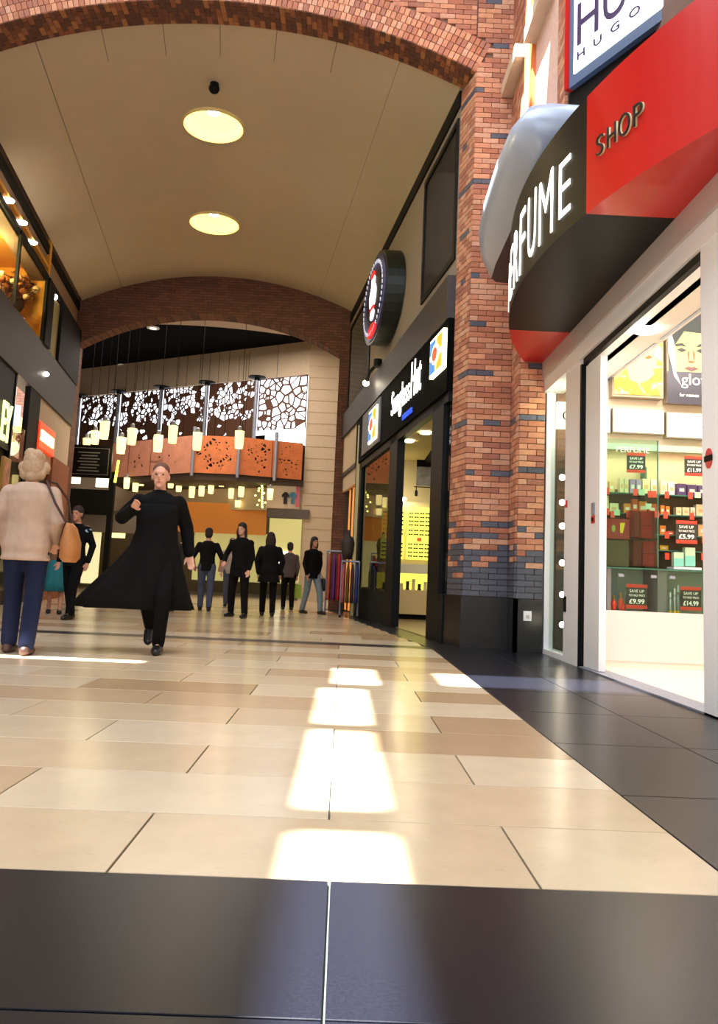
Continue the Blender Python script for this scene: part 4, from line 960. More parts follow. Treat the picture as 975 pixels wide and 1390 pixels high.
area('perfume_entrance_light', (2.84, 6.8, 3.2), .25, 20, (1, .95, .88), size_y=4.5)
# display window strip beside the pillar
t = thing('window_display', 'display cabinet with column of bulbs behind the narrow shop window', 'display', (2.75, 9.4, 0))
MB().box(2.95, 3.0, 9.46, 10.5, .06, 3.3).build('back_panel', mat('window_back', (214, 198, 178), .7, emit=.15), t)
MB().box(2.66, 2.95, 10.45, 10.5, .06, 3.3).build('side_panel', mat('window_side', (190, 176, 160), .7), t)
for k in range(6): MB().box(2.68, 2.95, 9.46, 10.4, .4 + k * .4, .415 + k * .4).build('shelf', GREENG, t)
for k, yy in enumerate((648, 682, 714, 764, 807, 848)):
    p = px_ = None
    d = ray(763.5, yy); q = EYE + d * (9.62 / d.y)
    MB().ball((q.x, 9.62, q.z), .035, seg=12, rings=8).build('bulb', BULB, t, True)
MB().box(2.70, 2.9, 9.5, 9.72, .42, .56).box(2.70, 2.9, 9.5, 9.7, .82, .97).box(2.70, 2.9, 9.5, 9.7, 1.22, 1.36).box(2.70, 2.9, 9.5, 9.7, 1.62, 1.74).build('boxed_goods', mat('goods_tan', (196, 150, 108), .6), t)
a = at(757, 545, 9.7); b = at(772, 582, 9.7)
MB().box(a.x, b.x + .3, 9.7, 9.75, b.z, a.z).build('light_box', mat('lightbox_cream', (250, 246, 214), emit=1.3), t)
put_text('letter', 'C', (at(764, 571, 9.69).x, 9.695, at(764, 571, 9.69).z), (1, 0, 0), (0, 0, 1), .10, .13, BLACK, t, .004)
point('window_display_light', (2.78, 9.8, 3.0), 12, (1, .9, .75), .08)
# ---- curved canopy: plan arc, black middle, red ends
AX, AY_, RR = 1.58 + 6.4, 7.5, 6.4
def ax(Y, inset=0): return AX - math.sqrt((RR - inset) ** 2 - (Y - AY_) ** 2)
t = thing('shop_canopy', 'curved red and black canopy of the perfume shop', 'canopy', (XF, 7.5, 3.69)); CAN = t
Z0, Z1 = 3.69, 4.66
def canopy(ya, yb, n, name, mm):
    mb = MB()
    ys = [ya + (yb - ya) * i / n for i in range(n + 1)]
    for a, b in zip(ys[:-1], ys[1:]):
        xa, xb = min(ax(a), XF), min(ax(b), XF)
        mb.hexa([(xa, a, Z0), (XF + .02, a, Z0), (XF + .02, b, Z0), (xb, b, Z0), (xa, a, Z1), (XF + .02, a, Z1), (XF + .02, b, Z1), (xb, b, Z1)])
    mb.build(name, mm, t)
canopy(4.16, 6.02, 16, 'canopy_panel', RED); canopy(6.02, 8.99, 26, 'canopy_panel', CANBLK); canopy(8.99, 10.84, 16, 'canopy_panel', RED)
def arc_text(name, s, y0_, y1_, z0_, z1_, m, parent, depth=.03, bold=0.0, off=.012):
    me = text_mesh(s, .5, bold); me.name = name; vs = me.vertices
    xs = [v.co.x for v in vs]; ys = [v.co.y for v in vs]; a, b, c_, d = min(xs), max(xs), min(ys), max(ys); org = Vector(parent['_o'])
    for v in vs:
        u = (v.co.x - a) / (b - a); w_ = (v.co.y - c_) / (d - c_); Y = y0_ + (y1_ - y0_) * u
        x = ax(Y) - off - (v.co.z + .5) * depth
        v.co = Vector((x, Y, z0_ + (z1_ - z0_) * w_)) - org
    me.materials.clear(); me.materials.append(m); o = bpy.data.objects.new(name, me); COL.objects.link(o); o.parent = parent
    return o
# letters run away from the camera: E M U F R E P read right to left in depth
for ch, ya, yb, za, zb in (('P', 8.72, 8.47, 3.80, 4.30), ('E', 8.33, 8.10, 3.79, 4.33), ('R', 7.98, 7.72, 3.79, 4.37), ('F', 7.62, 7.40, 3.79, 4.41), ('U', 7.28, 7.03, 3.80, 4.41), ('M', 6.93, 6.60, 3.80, 4.38), ('E', 6.47, 6.26, 3.84, 4.32)):
    arc_text('letter', ch, ya, yb, za, zb, LETTER, CAN, .006, -.012, .004)
BLKL = mat('letter_black', (24, 24, 22), .4); GLD = mat('letter_cream_edge', (220, 206, 160), .4)
for ch, ya, yb, za, zb in (('S', 5.85, 5.76, 4.06, 4.22), ('H', 5.71, 5.61, 4.06, 4.22), ('O', 5.58, 5.455, 4.055, 4.225), ('P', 5.42, 5.33, 4.06, 4.22)):
    arc_text('letter', ch, ya, yb, za, zb, GLD, CAN, .012, -.01, .002); arc_text('letter_face', ch, ya, yb, za, zb, BLKL, CAN, .008, -.01, .016)
# ---- grey bowl shaped fascia of the level above
t = thing('grey_canopy', 'grey curved metal canopy between the brick pillar and the black sign', 'canopy', (2.1, 9, 4.69))
top = [(2.4, 7.04), (1.86, 7.04), (1.62, 7.05), (1.48, 7.09), (1.40, 7.4), (1.385, 8.0), (1.41, 8.9), (1.47, 9.6), (1.56, 10.02), (1.70, 10.25), (2.1, 10.30), (2.4, 10.30)]
bot = [(2.4, 7.30), (2.0, 7.30), (1.80, 7.29), (1.71, 7.31), (1.675, 7.5), (1.67, 8.0), (1.68, 8.8), (1.69, 9.6), (1.72, 10.05), (1.80, 10.18), (2.1, 10.22), (2.4, 10.22)]
NL = 14; mb = MB(); m = len(top); topz, botz = 5.36, 4.70
def mix(j):
    k = j / NL
    return .8 * (1 - k / .4) ** 2 if k < .4 else 1 - math.cos((k - .4) / .6 * math.pi / 2)
for j in range(NL + 1):
    k = j / NL; z = topz + (botz - topz) * k; w_ = mix(j)
    for (xa, ya), (xb, yb) in zip(top, bot): mb.v.append(Vector((xa + (xb - xa) * w_, ya + (yb - ya) * w_, z)))
for j in range(NL):
    for i in range(m - 1): mb.f.append((j * m + i, j * m + i + 1, (j + 1) * m + i + 1, (j + 1) * m + i)); mb.m.append(0)
mb.build('shell', GREYAL, t, True)
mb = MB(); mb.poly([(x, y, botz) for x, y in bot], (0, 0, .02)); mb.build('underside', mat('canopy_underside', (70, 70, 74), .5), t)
mb = MB(); mb.poly([(x + (u - x) * .8, y + (v_ - y) * .8, topz - .02) for (x, y), (u, v_) in zip(top, bot)], (0, 0, .02)); mb.build('top_sheet', GREYAL, t)
# ---- light box sign above
t = thing('lightbox_sign', 'white lit sign box with dark lettering above the red canopy', 'sign', (2.1, 7.74, 5.93))
A0 = Vector((2.18, 7.74, 0)); A1 = Vector((3.14, 5.80, 0)); du = (A1 - A0).normalized(); nn = Vector((du.y, -du.x, 0))
if nn.x > 0: nn = -nn
def lb(u0, u1, z0_, z1_, d0, d1, name, mm):
    P = [A0 + du * u0 + nn * d0, A0 + du * u1 + nn * d0, A0 + du * u1 + nn * d1, A0 + du * u0 + nn * d1]
    mb = MB().hexa([(p.x, p.y, z0_) for p in P] + [(p.x, p.y, z1_) for p in P]); return mb.build(name, mm, t)
L0 = (A1 - A0).length
lb(-.05, L0, 5.84, 7.6, -.05, .10, 'box', mat('lightbox_case', (90, 108, 140), .4))
lb(.03, L0, 5.95, 7.6, .10, .115, 'lit_face', mat('lightbox_white', (246, 250, 255), emit=1.5))
lb(-.10, -.05, 5.84, 7.6, -.05, .12, 'red_edge', RED)
lb(-.12, L0 + .6, 4.55, 5.84, -.3, .04, 'black_base', BLACKM)
HP = mat('purple_black_letter', (70, 50, 92), .4)
q = A0 + nn * .116
put_text('lettering', 'HUGO', (q + du * .09) + Vector((0, 0, 6.21)), du, (0, 0, 1), 1.45, .46, HP, t, .01)
put_text('small_lettering', 'H  U  G  O    B  O  S  S', (q + du * .09) + Vector((0, 0, 6.06)), du, (0, 0, 1), 1.75, .085, HP, t, .01)
p = px_ = None
t2 = one(MB().tube([(1.9, 5.25, 5.15), (2.3, 4.4, 5.1)], .11, 14), 'round_tube_lamp', mat('maroon_metal', (96, 60, 58), .35), 'dark maroon tube fitting at the top right over the red canopy', 'fitting')
# ---- interior fittings
WC = 8.75; t = thing('counter', 'white shop counter with glass display case in the perfume shop', 'counter', (3.6, WC, 0)); CT = t
PANEL = mat('counter_panel', (222, 214, 214), .35)
MB().box(2.80, 4.8, WC, WC + .5, .08, .60).build('front_panel', PANEL, t)
MB().box(2.80, 4.8, WC + .02, WC + .5, 0.012, .08).build('kick', WHITEW, t)
MB().box(2.80, 4.8, WC, WC + .5, 1.045, 1.06).build('glass_top', GEDGE, t)
GPAN = mat('case_back_green', (196, 214, 196), .5)
MB().box(2.80, 4.8, WC + .45, WC + .5, .60, 1.045).build('case_back', GPAN, t)
for x in (2.82, 3.36, 4.2): MB().box(x, x + (.10 if x > 3 else .04), WC + .02, WC + .45, .60, 1.045).build('case_divider', mat('case_grey', (120, 118, 118), .4), t)
MB().box(2.92, 4.7, WC + .005, WC + .012, .605, 1.04).build('glass_pane', CLEAR, t)
for x in (2.93, 3.28, 3.48, 3.98): MB().box(x, x + .06, WC - .01, WC + .02, .96, .99).build('hinge', STEEL, t)
# shelf wall
WY = 9.16; t = thing('shelf_wall', 'backlit glass shelf wall full of boxed perfumes', 'shelving', (3.6, WY, 1.06)); SW = t
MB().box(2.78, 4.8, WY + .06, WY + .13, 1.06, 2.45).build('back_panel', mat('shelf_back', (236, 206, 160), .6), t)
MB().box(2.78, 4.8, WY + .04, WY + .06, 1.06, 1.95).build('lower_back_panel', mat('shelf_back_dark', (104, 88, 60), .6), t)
MB().box(3.33, 3.35, WY - .10, WY + .04, 1.06, 2.2).build('upright', GEDGE, t)
MB().box(2.78, 4.8, WY - .02, WY + .1, 2.40, 2.47).build('light_rail', mat('rail_green_grey', (176, 190, 168), .5), t)
def cz(cx_, cy_): return at(800 + cx_ * .17986, 600 + cy_ * .17986, WY - .12)
shz = []
for cy_ in (398, 548, 700, 815): z = cz(500, cy_).z; MB().box(2.80, 4.8, WY - .20, WY + .04, z - .012, z).build('glass_shelf', GEDGE, t)
CW = {'cream': (246, 226, 180), 'white': (240, 234, 220), 'purple': (92, 70, 120), 'lilac': (176, 150, 190), 'peach': (236, 186, 130), 'orange': (232, 140, 50), 'dorange': (206, 84, 30), 'teal': (120, 196, 180), 'yellow': (240, 190, 20), 'green': (180, 205, 175), 'red': (206, 30, 36), 'tagred': (232, 70, 52)}
for k_, v_ in CW.items(): mat('carton_' + k_, v_, .45)
cartons = [('cream', 230, 275, 265, 392, 'cream carton at the left end of the top glass shelf'), ('cream', 266, 280, 300, 392, 'cream carton second on the top glass shelf'), ('lilac', 305, 280, 352, 392, 'lilac and white carton, left of the lilac two'), ('lilac', 354, 282, 398, 392, 'lilac and white carton, right of the lilac two'),
 ('cream', 402, 272, 462, 392, 'tall cream carton right of the lilac cartons'), ('white', 464, 276, 524, 392, 'tall off white carton by the shelf upright'), ('cream', 537, 278, 592, 396, 'cream carton just right of the shelf upright'), ('white', 596, 300, 648, 402, 'off white carton left of the purple cartons'),
 ('purple', 665, 302, 735, 398, 'dark purple carton, leftmost of three'), ('purple', 740, 306, 815, 398, 'dark purple carton, middle one of three'), ('purple', 822, 308, 900, 398, 'dark purple carton, rightmost of three'), ('peach', 100, 305, 145, 396, 'peach carton at the far left of the top shelf'), ('peach', 148, 310, 195, 396, 'peach carton beside the far left one'),
 ('orange', 260, 468, 318, 545, 'orange carton on the second shelf at the left'), ('dorange', 322, 432, 372, 545, 'deep orange carton second on the second shelf'), ('orange', 374, 446, 440, 545, 'orange carton third on the second shelf'), ('dorange', 444, 460, 512, 545, 'deep orange carton left of the shelf upright'), ('orange', 536, 470, 572, 545, 'orange carton right of the shelf upright'), ('orange', 576, 476, 612, 545, 'orange carton at the start of the right bay'),
 ('cream', 655, 482, 700, 548, 'cream carton of the right bay second shelf, leftmost'), ('cream', 703, 480, 760, 548, 'cream carton of the right bay second shelf, second'), ('white', 763, 478, 803, 548, 'off white carton of the right bay second shelf'), ('cream', 806, 452, 900, 548, 'wide tall cream carton at the right door post'), ('cream', 100, 415, 150, 545, 'tall cream carton at the far left of the second shelf'), ('cream', 154, 470, 224, 545, 'low cream carton on the second shelf at the left'),
 ('orange', 532, 622, 582, 696, 'round orange box on the third shelf'), ('dorange', 590, 660, 640, 696, 'low copper box on the third shelf'), ('peach', 822, 602, 900, 698, 'pale peach carton behind the big price card'), ('yellow', 532, 772, 600, 812, 'yellow box with dark centre on the low shelf'), ('yellow', 302, 742, 334, 812, 'yellow box left of the red stand')]
for c_, x0_, y0_, x1_, y1_, lb_ in cartons:
    a, b = cz(x0_, y0_), cz(x1_, y1_)
    shelf = min((cz(500, q_).z for q_ in (398, 548, 700, 815)), key=lambda z: abs(z - b.z))
    tt = thing('perfume_carton', lb_, 'box', ((a.x + b.x) / 2, WY - .12, shelf), 'perfume cartons on the glass shelves')
    zt_ = shelf + (a.z - b.z)
    MB().box(a.x + .004, b.x - .004, WY - .12, WY - .04, shelf, zt_).build('carton', MATS['carton_' + c_], tt)
    MB().box(a.x + .004 + (b.x - a.x) * .2, b.x - .004 - (b.x - a.x) * .2, WY - .1215, WY - .12, shelf + (zt_ - shelf) * .35, shelf + (zt_ - shelf) * .62).build('front_print', MATS['carton_white' if c_ not in ('white', 'cream') else 'carton_peach'], tt)
tags = [(310, 360), (418, 375), (452, 375), (545, 380), (720, 385), (826, 390), (861, 390), (98, 350), (100, 505), (140, 525), (258, 525), (470, 525), (535, 530), (732, 540), (836, 545), (868, 548), (545, 680), (822, 715), (862, 718), (547, 838), (850, 842), (818, 842), (305, 838)]
TAGW = ['under the lilac cartons', 'under the tall cream carton, left of a pair', 'under the tall cream carton, right of a pair', 'right of the upright under the cream carton', 'under the leftmost purple carton', 'under the middle purple carton', 'under the rightmost purple carton', 'under the peach cartons', 'at the far left of the second shelf', 'second on the second shelf at the left', 'left of the first orange carton', 'under the fourth orange carton', 'right of the upright under orange cartons', 'under the first cream carton of the right bay', 'under the wide tall cream carton', 'right of the one under the wide cream carton', 'under the round orange box', 'left of the pale peach carton', 'under the pale peach carton', 'under the yellow box with dark centre', 'at the right door post low down', 'right of the taller teal carton', 'left of the lower red acrylic box']
for i, (x_, y_) in enumerate(tags):
    a, b = cz(x_, y_), cz(x_ + 32, y_ + 52)
    one(MB().box(a.x, b.x, WY - .222, WY - .215, b.z, a.z), 'price_tag', MATS['carton_tagred'], 'small red price tag %s' % TAGW[i], 'price tag', 'red price tags on the shelf edges')
for i, (x_, y_) in enumerate(((350, 365), (768, 385), (165, 515), (400, 470))):
    a, b = cz(x_, y_), cz(x_ + 44, y_ + 45)
    one(MB().box(a.x, b.x, WY - .225, WY - .218, b.z, a.z), 'price_tag', MATS['carton_green'], ['pale green tag under the lilac cartons', 'pale green tag under the purple cartons', 'pale green tag at the left of the second shelf', 'pale green tag above the red stand'][i], 'price tag')
# red gift bag, red acrylic stand, dark cabinet, tray
def cbox(x0_, y0_, x1_, y1_, Y, d=.06): 
    a, b = at(800 + x0_ * .17986, 600 + y0_ * .17986, Y), at(800 + x1_ * .17986, 600 + y1_ * .17986, Y); return a.x, b.x, b.z, a.z
def cthing(name, label, cat, x0_, y0_, x1_, y1_, Y, d, mm, pname='body', group=None):
    a, b, c_, e = cbox(x0_, y0_, x1_, y1_, Y); tt = thing(name, label, cat, ((a + b) / 2, Y, c_), group); MB().box(a, b, Y, Y + d, c_, e).build(pname, mm, tt); return tt, a, b, c_, e
DR = mat('deep_red', (150, 22, 26), .35); MG = mat('magenta_box', (196, 24, 60), .35); ACR = glass('acrylic_red', (230, 120, 110))
tt, a, b, c_, e = cthing('gift_box', 'dark red gift box with gold and green motifs at the left', 'box', 135, 575, 305, 735, WC + .12, .08, DR)
MB().ball(((a * .72 + b * .28), WC + .115, (c_ * .5 + e * .5)), .022, .006, .04).build('green_motif', mat('motif_olive', (150, 150, 60), .5), tt)
MB().slab((a * .42 + b * .58, WC + .118, c_ * .7 + e * .3), (a * .3 + b * .7, WC + .118, c_ * .7 + e * .3), (a * .2 + b * .8, WC + .118, c_ * .2 + e * .8), (a * .42 + b * .58, WC + .118, c_ * .2 + e * .8), -.006).build('yellow_motif', MATS['carton_yellow'], tt)
tt, a, b, c_, e = cthing('dark_cabinet', 'dark brown cabinet block under the dark red gift box', 'cabinet', 85, 737, 300, 942, WC + .08, .12, mat('walnut', (74, 56, 34), .5, var=.3, vscale=6, stretch=(1, 1, 8)))
for i, (y0_, y1_) in enumerate(((515, 728), (735, 940))):
    tt, a, b, c_, e = cthing('acrylic_stand', 'red acrylic display box, %s of the two stacked' % ['upper', 'lower'][i], 'display box', 318 + i * 15, y0_, 495 + i * 18, y1_, WC + .10, .005, ACR, 'front_panel')
    MB().box(a, b, WC + .10, WC + .24, c_, c_ + .006).build('base', DR, tt); MB().box(a, b, WC + .235, WC + .24, c_, e).build('back_panel', DR, tt)
    MB().box(a, a + .006, WC + .10, WC + .24, c_, e).build('side_panel', DR, tt); MB().box(b - .006, b, WC + .10, WC + .24, c_, e).build('side_panel', DR, tt)
    for (u0, u1, v0, v1, mm) in ((.08, .38, .05, .9, DR), (.45, .92, .50, .95, MG), (.45, .92, .04, .46, MATS['carton_red'])):
        o = one(MB().box(a + (b - a) * u0, a + (b - a) * u1, WC + .13, WC + .20, c_ + .007 + (e - c_) * (v0 - .04), c_ + (e - c_) * v1), 'perfume_carton', mm, '%s carton inside the %s red acrylic box' % ('tall dark red' if u0 < .1 else 'magenta' if v0 > .4 else 'bright red', ['upper', 'lower'][i]), 'box')
tt, a, b, c_, e = cthing('display_tray', 'white display tray under the teal cartons', 'tray', 640, 940, 850, 968, WC + .05, .2, WHITE)
for (x0_, y0_, x1_, lb_) in ((640, 830, 715, 'shorter teal carton on the white tray'), (725, 795, 802, 'taller teal carton on the white tray')):
    tt, a, b, c_, e = cthing('perfume_carton', lb_, 'box', x0_, y0_, x1_, 939, WC + .10, .07, MATS['carton_green'], 'carton')
    MB().box(a, b, WC + .098, WC + .10, c_, c_ + (e - c_) * .55).build('teal_band', MATS['carton_teal'], tt)
# price cards
CDK = mat('card_dark', (44, 48, 44), .5); CRD = mat('card_red', (222, 62, 44), .5); CWT = mat('card_white', (250, 246, 236), .5, emit=.2)
for (x0_, y0_, x1_, y1_, pr, Y, lb_) in ((285, 80, 425, 235, '£7.99', WY - .25, 'price card reading 7.99 standing on top of the left shelf bay'), (720, 105, 865, 260, '£11.99', WY - .25, 'price card reading 11.99 standing on top of the right shelf bay'),
     (655, 590, 815, 770, '£5.99', WC + .08, 'price card reading 5.99 over the teal cartons'), (280, 1070, 440, 1262, '£9.99', WC + .10, 'price card reading 9.99 in the left glass case'), (688, 1090, 848, 1275, '£14.99', WC + .10, 'price card reading 14.99 in the right glass case')):
    tt, a, b, c_, e = cthing('price_card', lb_, 'price card', x0_, y0_, x1_, y1_, Y, .006, CDK, 'card')
    H_ = e - c_; W_ = b - a
    MB().box(a, b, Y - .003, Y, e - H_ * .14, e).build('red_band', CRD, tt); MB().box(a, b, Y - .003, Y, c_, c_ + H_ * .15).build('red_band', CRD, tt)
    put_text('price', pr, (a + W_ * .14, Y, c_ + H_ * .20), (1, 0, 0), (0, 0, 1), W_ * .72, H_ * .20, CWT, tt, .003, .02)
    put_text('small_print', 'SAVE UP', (a + W_ * .16, Y, e - H_ * .34), (1, 0, 0), (0, 0, 1), W_ * .68, H_ * .12, CWT, tt, .003)
    put_text('small_print', 'TO HALF PRICE', (a + W_ * .12, Y, e - H_ * .50), (1, 0, 0), (0, 0, 1), W_ * .76, H_ * .09, CWT, tt, .003)
# bottles in the glass case
for i, (x_, y_, w_, mm) in enumerate(((185, 1155, 40, 'r'), (238, 1135, 36, 'r'), (262, 1190, 34, 'r'), (541, 1130, 16, 's'), (567, 1130, 16, 's'), (611, 1135, 18, 's'), (644, 1105, 18, 's'), (672, 1080, 16, 's'))):
    Yb = WC + .14; a = at(800 + (x_ - w_ / 2) * .17986, 600 + y_ * .17986, Yb); b = at(800 + (x_ + w_ / 2) * .17986, 600 + y_ * .17986, Yb); r = (b.x - a.x) / 2; z0_ = .602; h = a.z - z0_; x = (a.x + b.x) / 2
    tt = thing('perfume_bottle', ['red round perfume bottle at the left of the case', 'red round perfume bottle, middle of the three', 'small red perfume bottle beside the price card', 'slim silver tube bottle, first from the divider', 'slim silver tube bottle, second from the divider', 'slim silver tube bottle, third from the divider', 'taller silver tube bottle, fourth from the divider', 'tallest silver tube bottle beside the price card'][i], 'bottle', (x, Yb, z0_))
    if mm == 'r': MB().lathe((x, Yb, z0_), [(r * .7, 0), (r, h * .2), (r, h * .5), (r * .35, h * .7)], 14).build('flask', MATS['carton_tagred'], tt, True); MB().lathe((x, Yb, z0_ + h * .7), [(r * .35, 0), (r * .4, h * .3)], 10).build('stopper', mat('gold', (200, 160, 80), .3, metal=1), tt)
    else: MB().lathe((x, Yb, z0_), [(r, 0), (r, h * .75)], 12).build('tube', mat('silver_bottle', (206, 214, 214), .25, metal=.6), tt, True); MB().lathe((x, Yb, z0_ + h * .75), [(r * .8, 0), (r * .8, h * .25)], 12).build('cap', WHITE, tt); MB().lathe((x, Yb, z0_ - .001), [(r * 1.5, 0), (r * 1.5, .02)], 12).build('base', MATS['carton_yellow'], tt)
# light boxes with faint lettering and posters
LBX = mat('lightbox_warm', (255, 252, 244), emit=1.6)
for i, (x0_, x1_, y0_, y1_, tx, lb_) in enumerate(((818, 829, 551, 588, 'l', 'white light box at the left edge of the shop wall'), (832, 902, 553, 590, '', 'blank white light box under the golden poster'), (905, 975, 559, 597, 'lentheric', 'white light box with thin spaced lettering under the face poster'))):
    a, b = at(x0_, y0_ , WY), at(x1_, y1_, WY)
    tt = thing('light_box', lb_, 'light box', ((a.x + b.x) / 2, WY, b.z))
    MB().box(a.x, b.x, WY, WY + .10, b.z, a.z).build('case', mat('case_tan', (150, 136, 116), .5), tt)
    MB().box(a.x + .012, b.x - .012, WY - .008, WY, b.z + .012, a.z - .012).build('lit_face', LBX, tt)
    if tx: put_text('lettering', ' '.join(tx), (a.x + (.05 if len(tx) == 1 else .10), WY - .009, b.z + .10), (1, 0, 0), (0, 0, 1), .015 if len(tx) == 1 else (b.x - a.x) * .78, .07, mat('faint_letter', (150, 140, 120), .6), tt, .003)
GOLDM = bpy.data.materials.new('golden_print'); GOLDM.use_nodes = True; nt = GOLDM.node_tree; bb = nt.nodes['Principled BSDF']
tc = nt.nodes.new('ShaderNodeTexCoord'); nz = nt.nodes.new('ShaderNodeTexNoise'); nz.inputs['Scale'].default_value = 5; nz.inputs['Detail'].default_value = 3; nz.inputs['Distortion'].default_value = 1.2
rp = nt.nodes.new('ShaderNodeValToRGB'); rp.color_ramp.elements[0].color = (*lin((150, 110, 20)), 1); rp.color_ramp.elements[1].color = (*lin((252, 238, 150)), 1); rp.color_ramp.elements[0].position = .35; rp.color_ramp.elements[1].position = .62
e_ = rp.color_ramp.elements.new(.5); e_.color = (*lin((238, 200, 30)), 1)
nt.links.new(tc.outputs['Object'], nz.inputs[0]); nt.links.new(nz.outputs[0], rp.inputs[0]); nt.links.new(rp.outputs[0], bb.inputs['Base Color']); nt.links.new(rp.outputs[0], bb.inputs['Emission Color']); bb.inputs['Emission Strength'].default_value = .35
a, b = at(832, 455, WY), at(901, 541, WY)
tt = thing('backlit_poster', 'golden backlit poster with a pale face in profile', 'poster', ((a.x + b.x) / 2, WY, b.z)); 
MB().box(a.x, b.x, WY, WY + .12, b.z, 4.1).build('case', mat('case_tan', (150, 136, 116)), tt); MB().box(a.x + .02, b.x - .02, WY - .01, WY, b.z + .03, 4.08).build('print', GOLDM, tt)
mx_, mz_ = (a.x + b.x) / 2 + .06, b.z + .30
prof = [(-.16, -.10), (-.05, -.14), (.05, -.10), (.13, -.02), (.10, .05), (.16, .10), (.12, .18), (.16, .30), (.05, .36), (-.10, .34), (-.18, .22), (-.20, .05)]
MB().poly([(mx_ + x, WY - .012, mz_ + z) for x, z in prof], (0, .002, 0)).build('printed_face', mat('face_gold', (255, 226, 120), .5, emit=.4), tt)
MB().poly([(mx_ + x, WY - .014, mz_ + z) for x, z in ((.0, .16), (.06, .20), (.11, .18), (.06, .15))], (0, .002, 0)).build('printed_eye', mat('face_gold_dark', (120, 80, 20), .5), tt)
a, b = at(907, 440, WY), at(975, 548, WY)
tt = thing('backlit_poster', 'dark backlit poster of a woman\'s face with the word glow', 'poster', ((a.x + b.x) / 2, WY, b.z))
MB().box(a.x - .015, b.x + .2, WY, WY + .12, b.z - .01, 4.2).build('case', MATS['case_tan'], tt)
MB().box(a.x + .01, b.x + .18, WY - .01, WY, b.z + .02, 4.18).build('print', mat('print_dark', (44, 40, 58), .4, var=.35, vscale=5, emit=.12), tt)
fx, fz = at(938, 478, WY).x, at(938, 478, WY).z
SKN = mat('print_skin', (224, 178, 104), .5, emit=.3, var=.15, vscale=4); SKD = mat('print_skin_shadow', (112, 70, 36), .5, emit=.06); EYED = mat('print_eye', (30, 40, 40), .4)
def flat(pts, name, mm, d): MB().poly([(fx + x, WY - .010 - d, fz + z) for x, z in pts], (0, .002, 0)).build(name, mm, tt)
flat([(.26 * math.sin(q * math.pi / 12) * (1 if math.cos(q * math.pi / 12) > 0 else .96), .36 * math.cos(q * math.pi / 12) - .02) for q in range(24)], 'printed_face', SKN, .002)
flat([(-.26, .0), (-.20, .32), (0, .42), (.22, .34), (.16, .22), (-.08, .24), (-.17, .1)], 'printed_hair', EYED, .004)
for s_ in (-1, 1):
    flat([(s_ * .05, .055), (s_ * .10, .10), (s_ * .19, .085), (s_ * .18, .055), (s_ * .11, .065)], 'printed_brow', EYED, .005)
    flat([(s_ * .05, .015), (s_ * .11, .042), (s_ * .17, .02), (s_ * .11, -.012)], 'printed_eye', EYED, .005)
    flat([(s_ * .02, .03), (s_ * .045, -.02), (s_ * .035, -.10), (s_ * .022, -.10)], 'printed_nose_shadow', SKD, .004)
flat([(-.05, -.115), (0, -.105), (.05, -.115), (.02, -.135), (-.02, -.135)], 'printed_nose_base', SKD, .005)
flat([(-.09, -.20), (-.03, -.175), (0, -.185), (.03, -.175), (.09, -.20), (0, -.235)], 'printed_lips', mat('print_lips', (90, 34, 44), .4), .005)
flat([(-.28, -.24), (.30, -.24), (.34, -.62), (-.28, -.62)], 'printed_dress', MATS['print_dark'], .006)
flat([(-.26, .30), (-.20, .10), (-.18, -.25), (-.12, -.40), (-.20, -.30), (-.27, .0)], 'printed_highlight', mat('print_pink', (230, 200, 214), .5, emit=.3), .007)
z_ = at(938, 521, WY).z
put_text('word', 'glow', (fx - .12, WY - .018, z_ - .06), (1, 0, 0), (0, 0, 1), .36, .17, CWT, tt, .003)
put_text('small_word', 'for women', (fx - .14, WY - .018, b.z + .06), (1, 0, 0), (0, 0, 1), .22, .04, CWT, tt, .003)
# frosted glass door leaf with raised lettering
tt = thing('glass_door_leaf', 'clear glass sliding door leaf with green edges before the shelves', 'glass door', (3.0, 8.9, 1.07))
a, b = at(817, 590, 8.72), at(893, 590, 8.72); c_ = at(893, 598, 8.72)
MB().box(a.x, b.x, 8.72, 8.728, 1.07, c_.z).build('pane', GREENG, tt); MB().box(b.x - .004, b.x + .008, 8.718, 8.73, 1.07, c_.z).build('green_edge', GEDGE, tt)
put_text('lettering', 'PERFUME', (a.x + .16, 8.718, at(850, 614, 8.72).z), (1, 0, 0), (0, 0, 1), .36, .06, mat('etched', (206, 222, 206), .6), tt, .002)
# socket on the plinth
tt = thing('wall_socket', 'small white wall socket on the black plinth beside the shop window', 'socket', (2.44, 10.28, .36))
p = at(716, 836, 10.28); MB().box(p.x - .05, p.x + .05, 10.262, 10.283, p.z - .06, p.z + .06).build('plate', WHITE, tt); MB().box(p.x - .02, p.x + .02, 10.258, 10.262, p.z - .03, p.z + .01).build('flap', mat('socket_grey', (190, 180, 176), .5), tt)
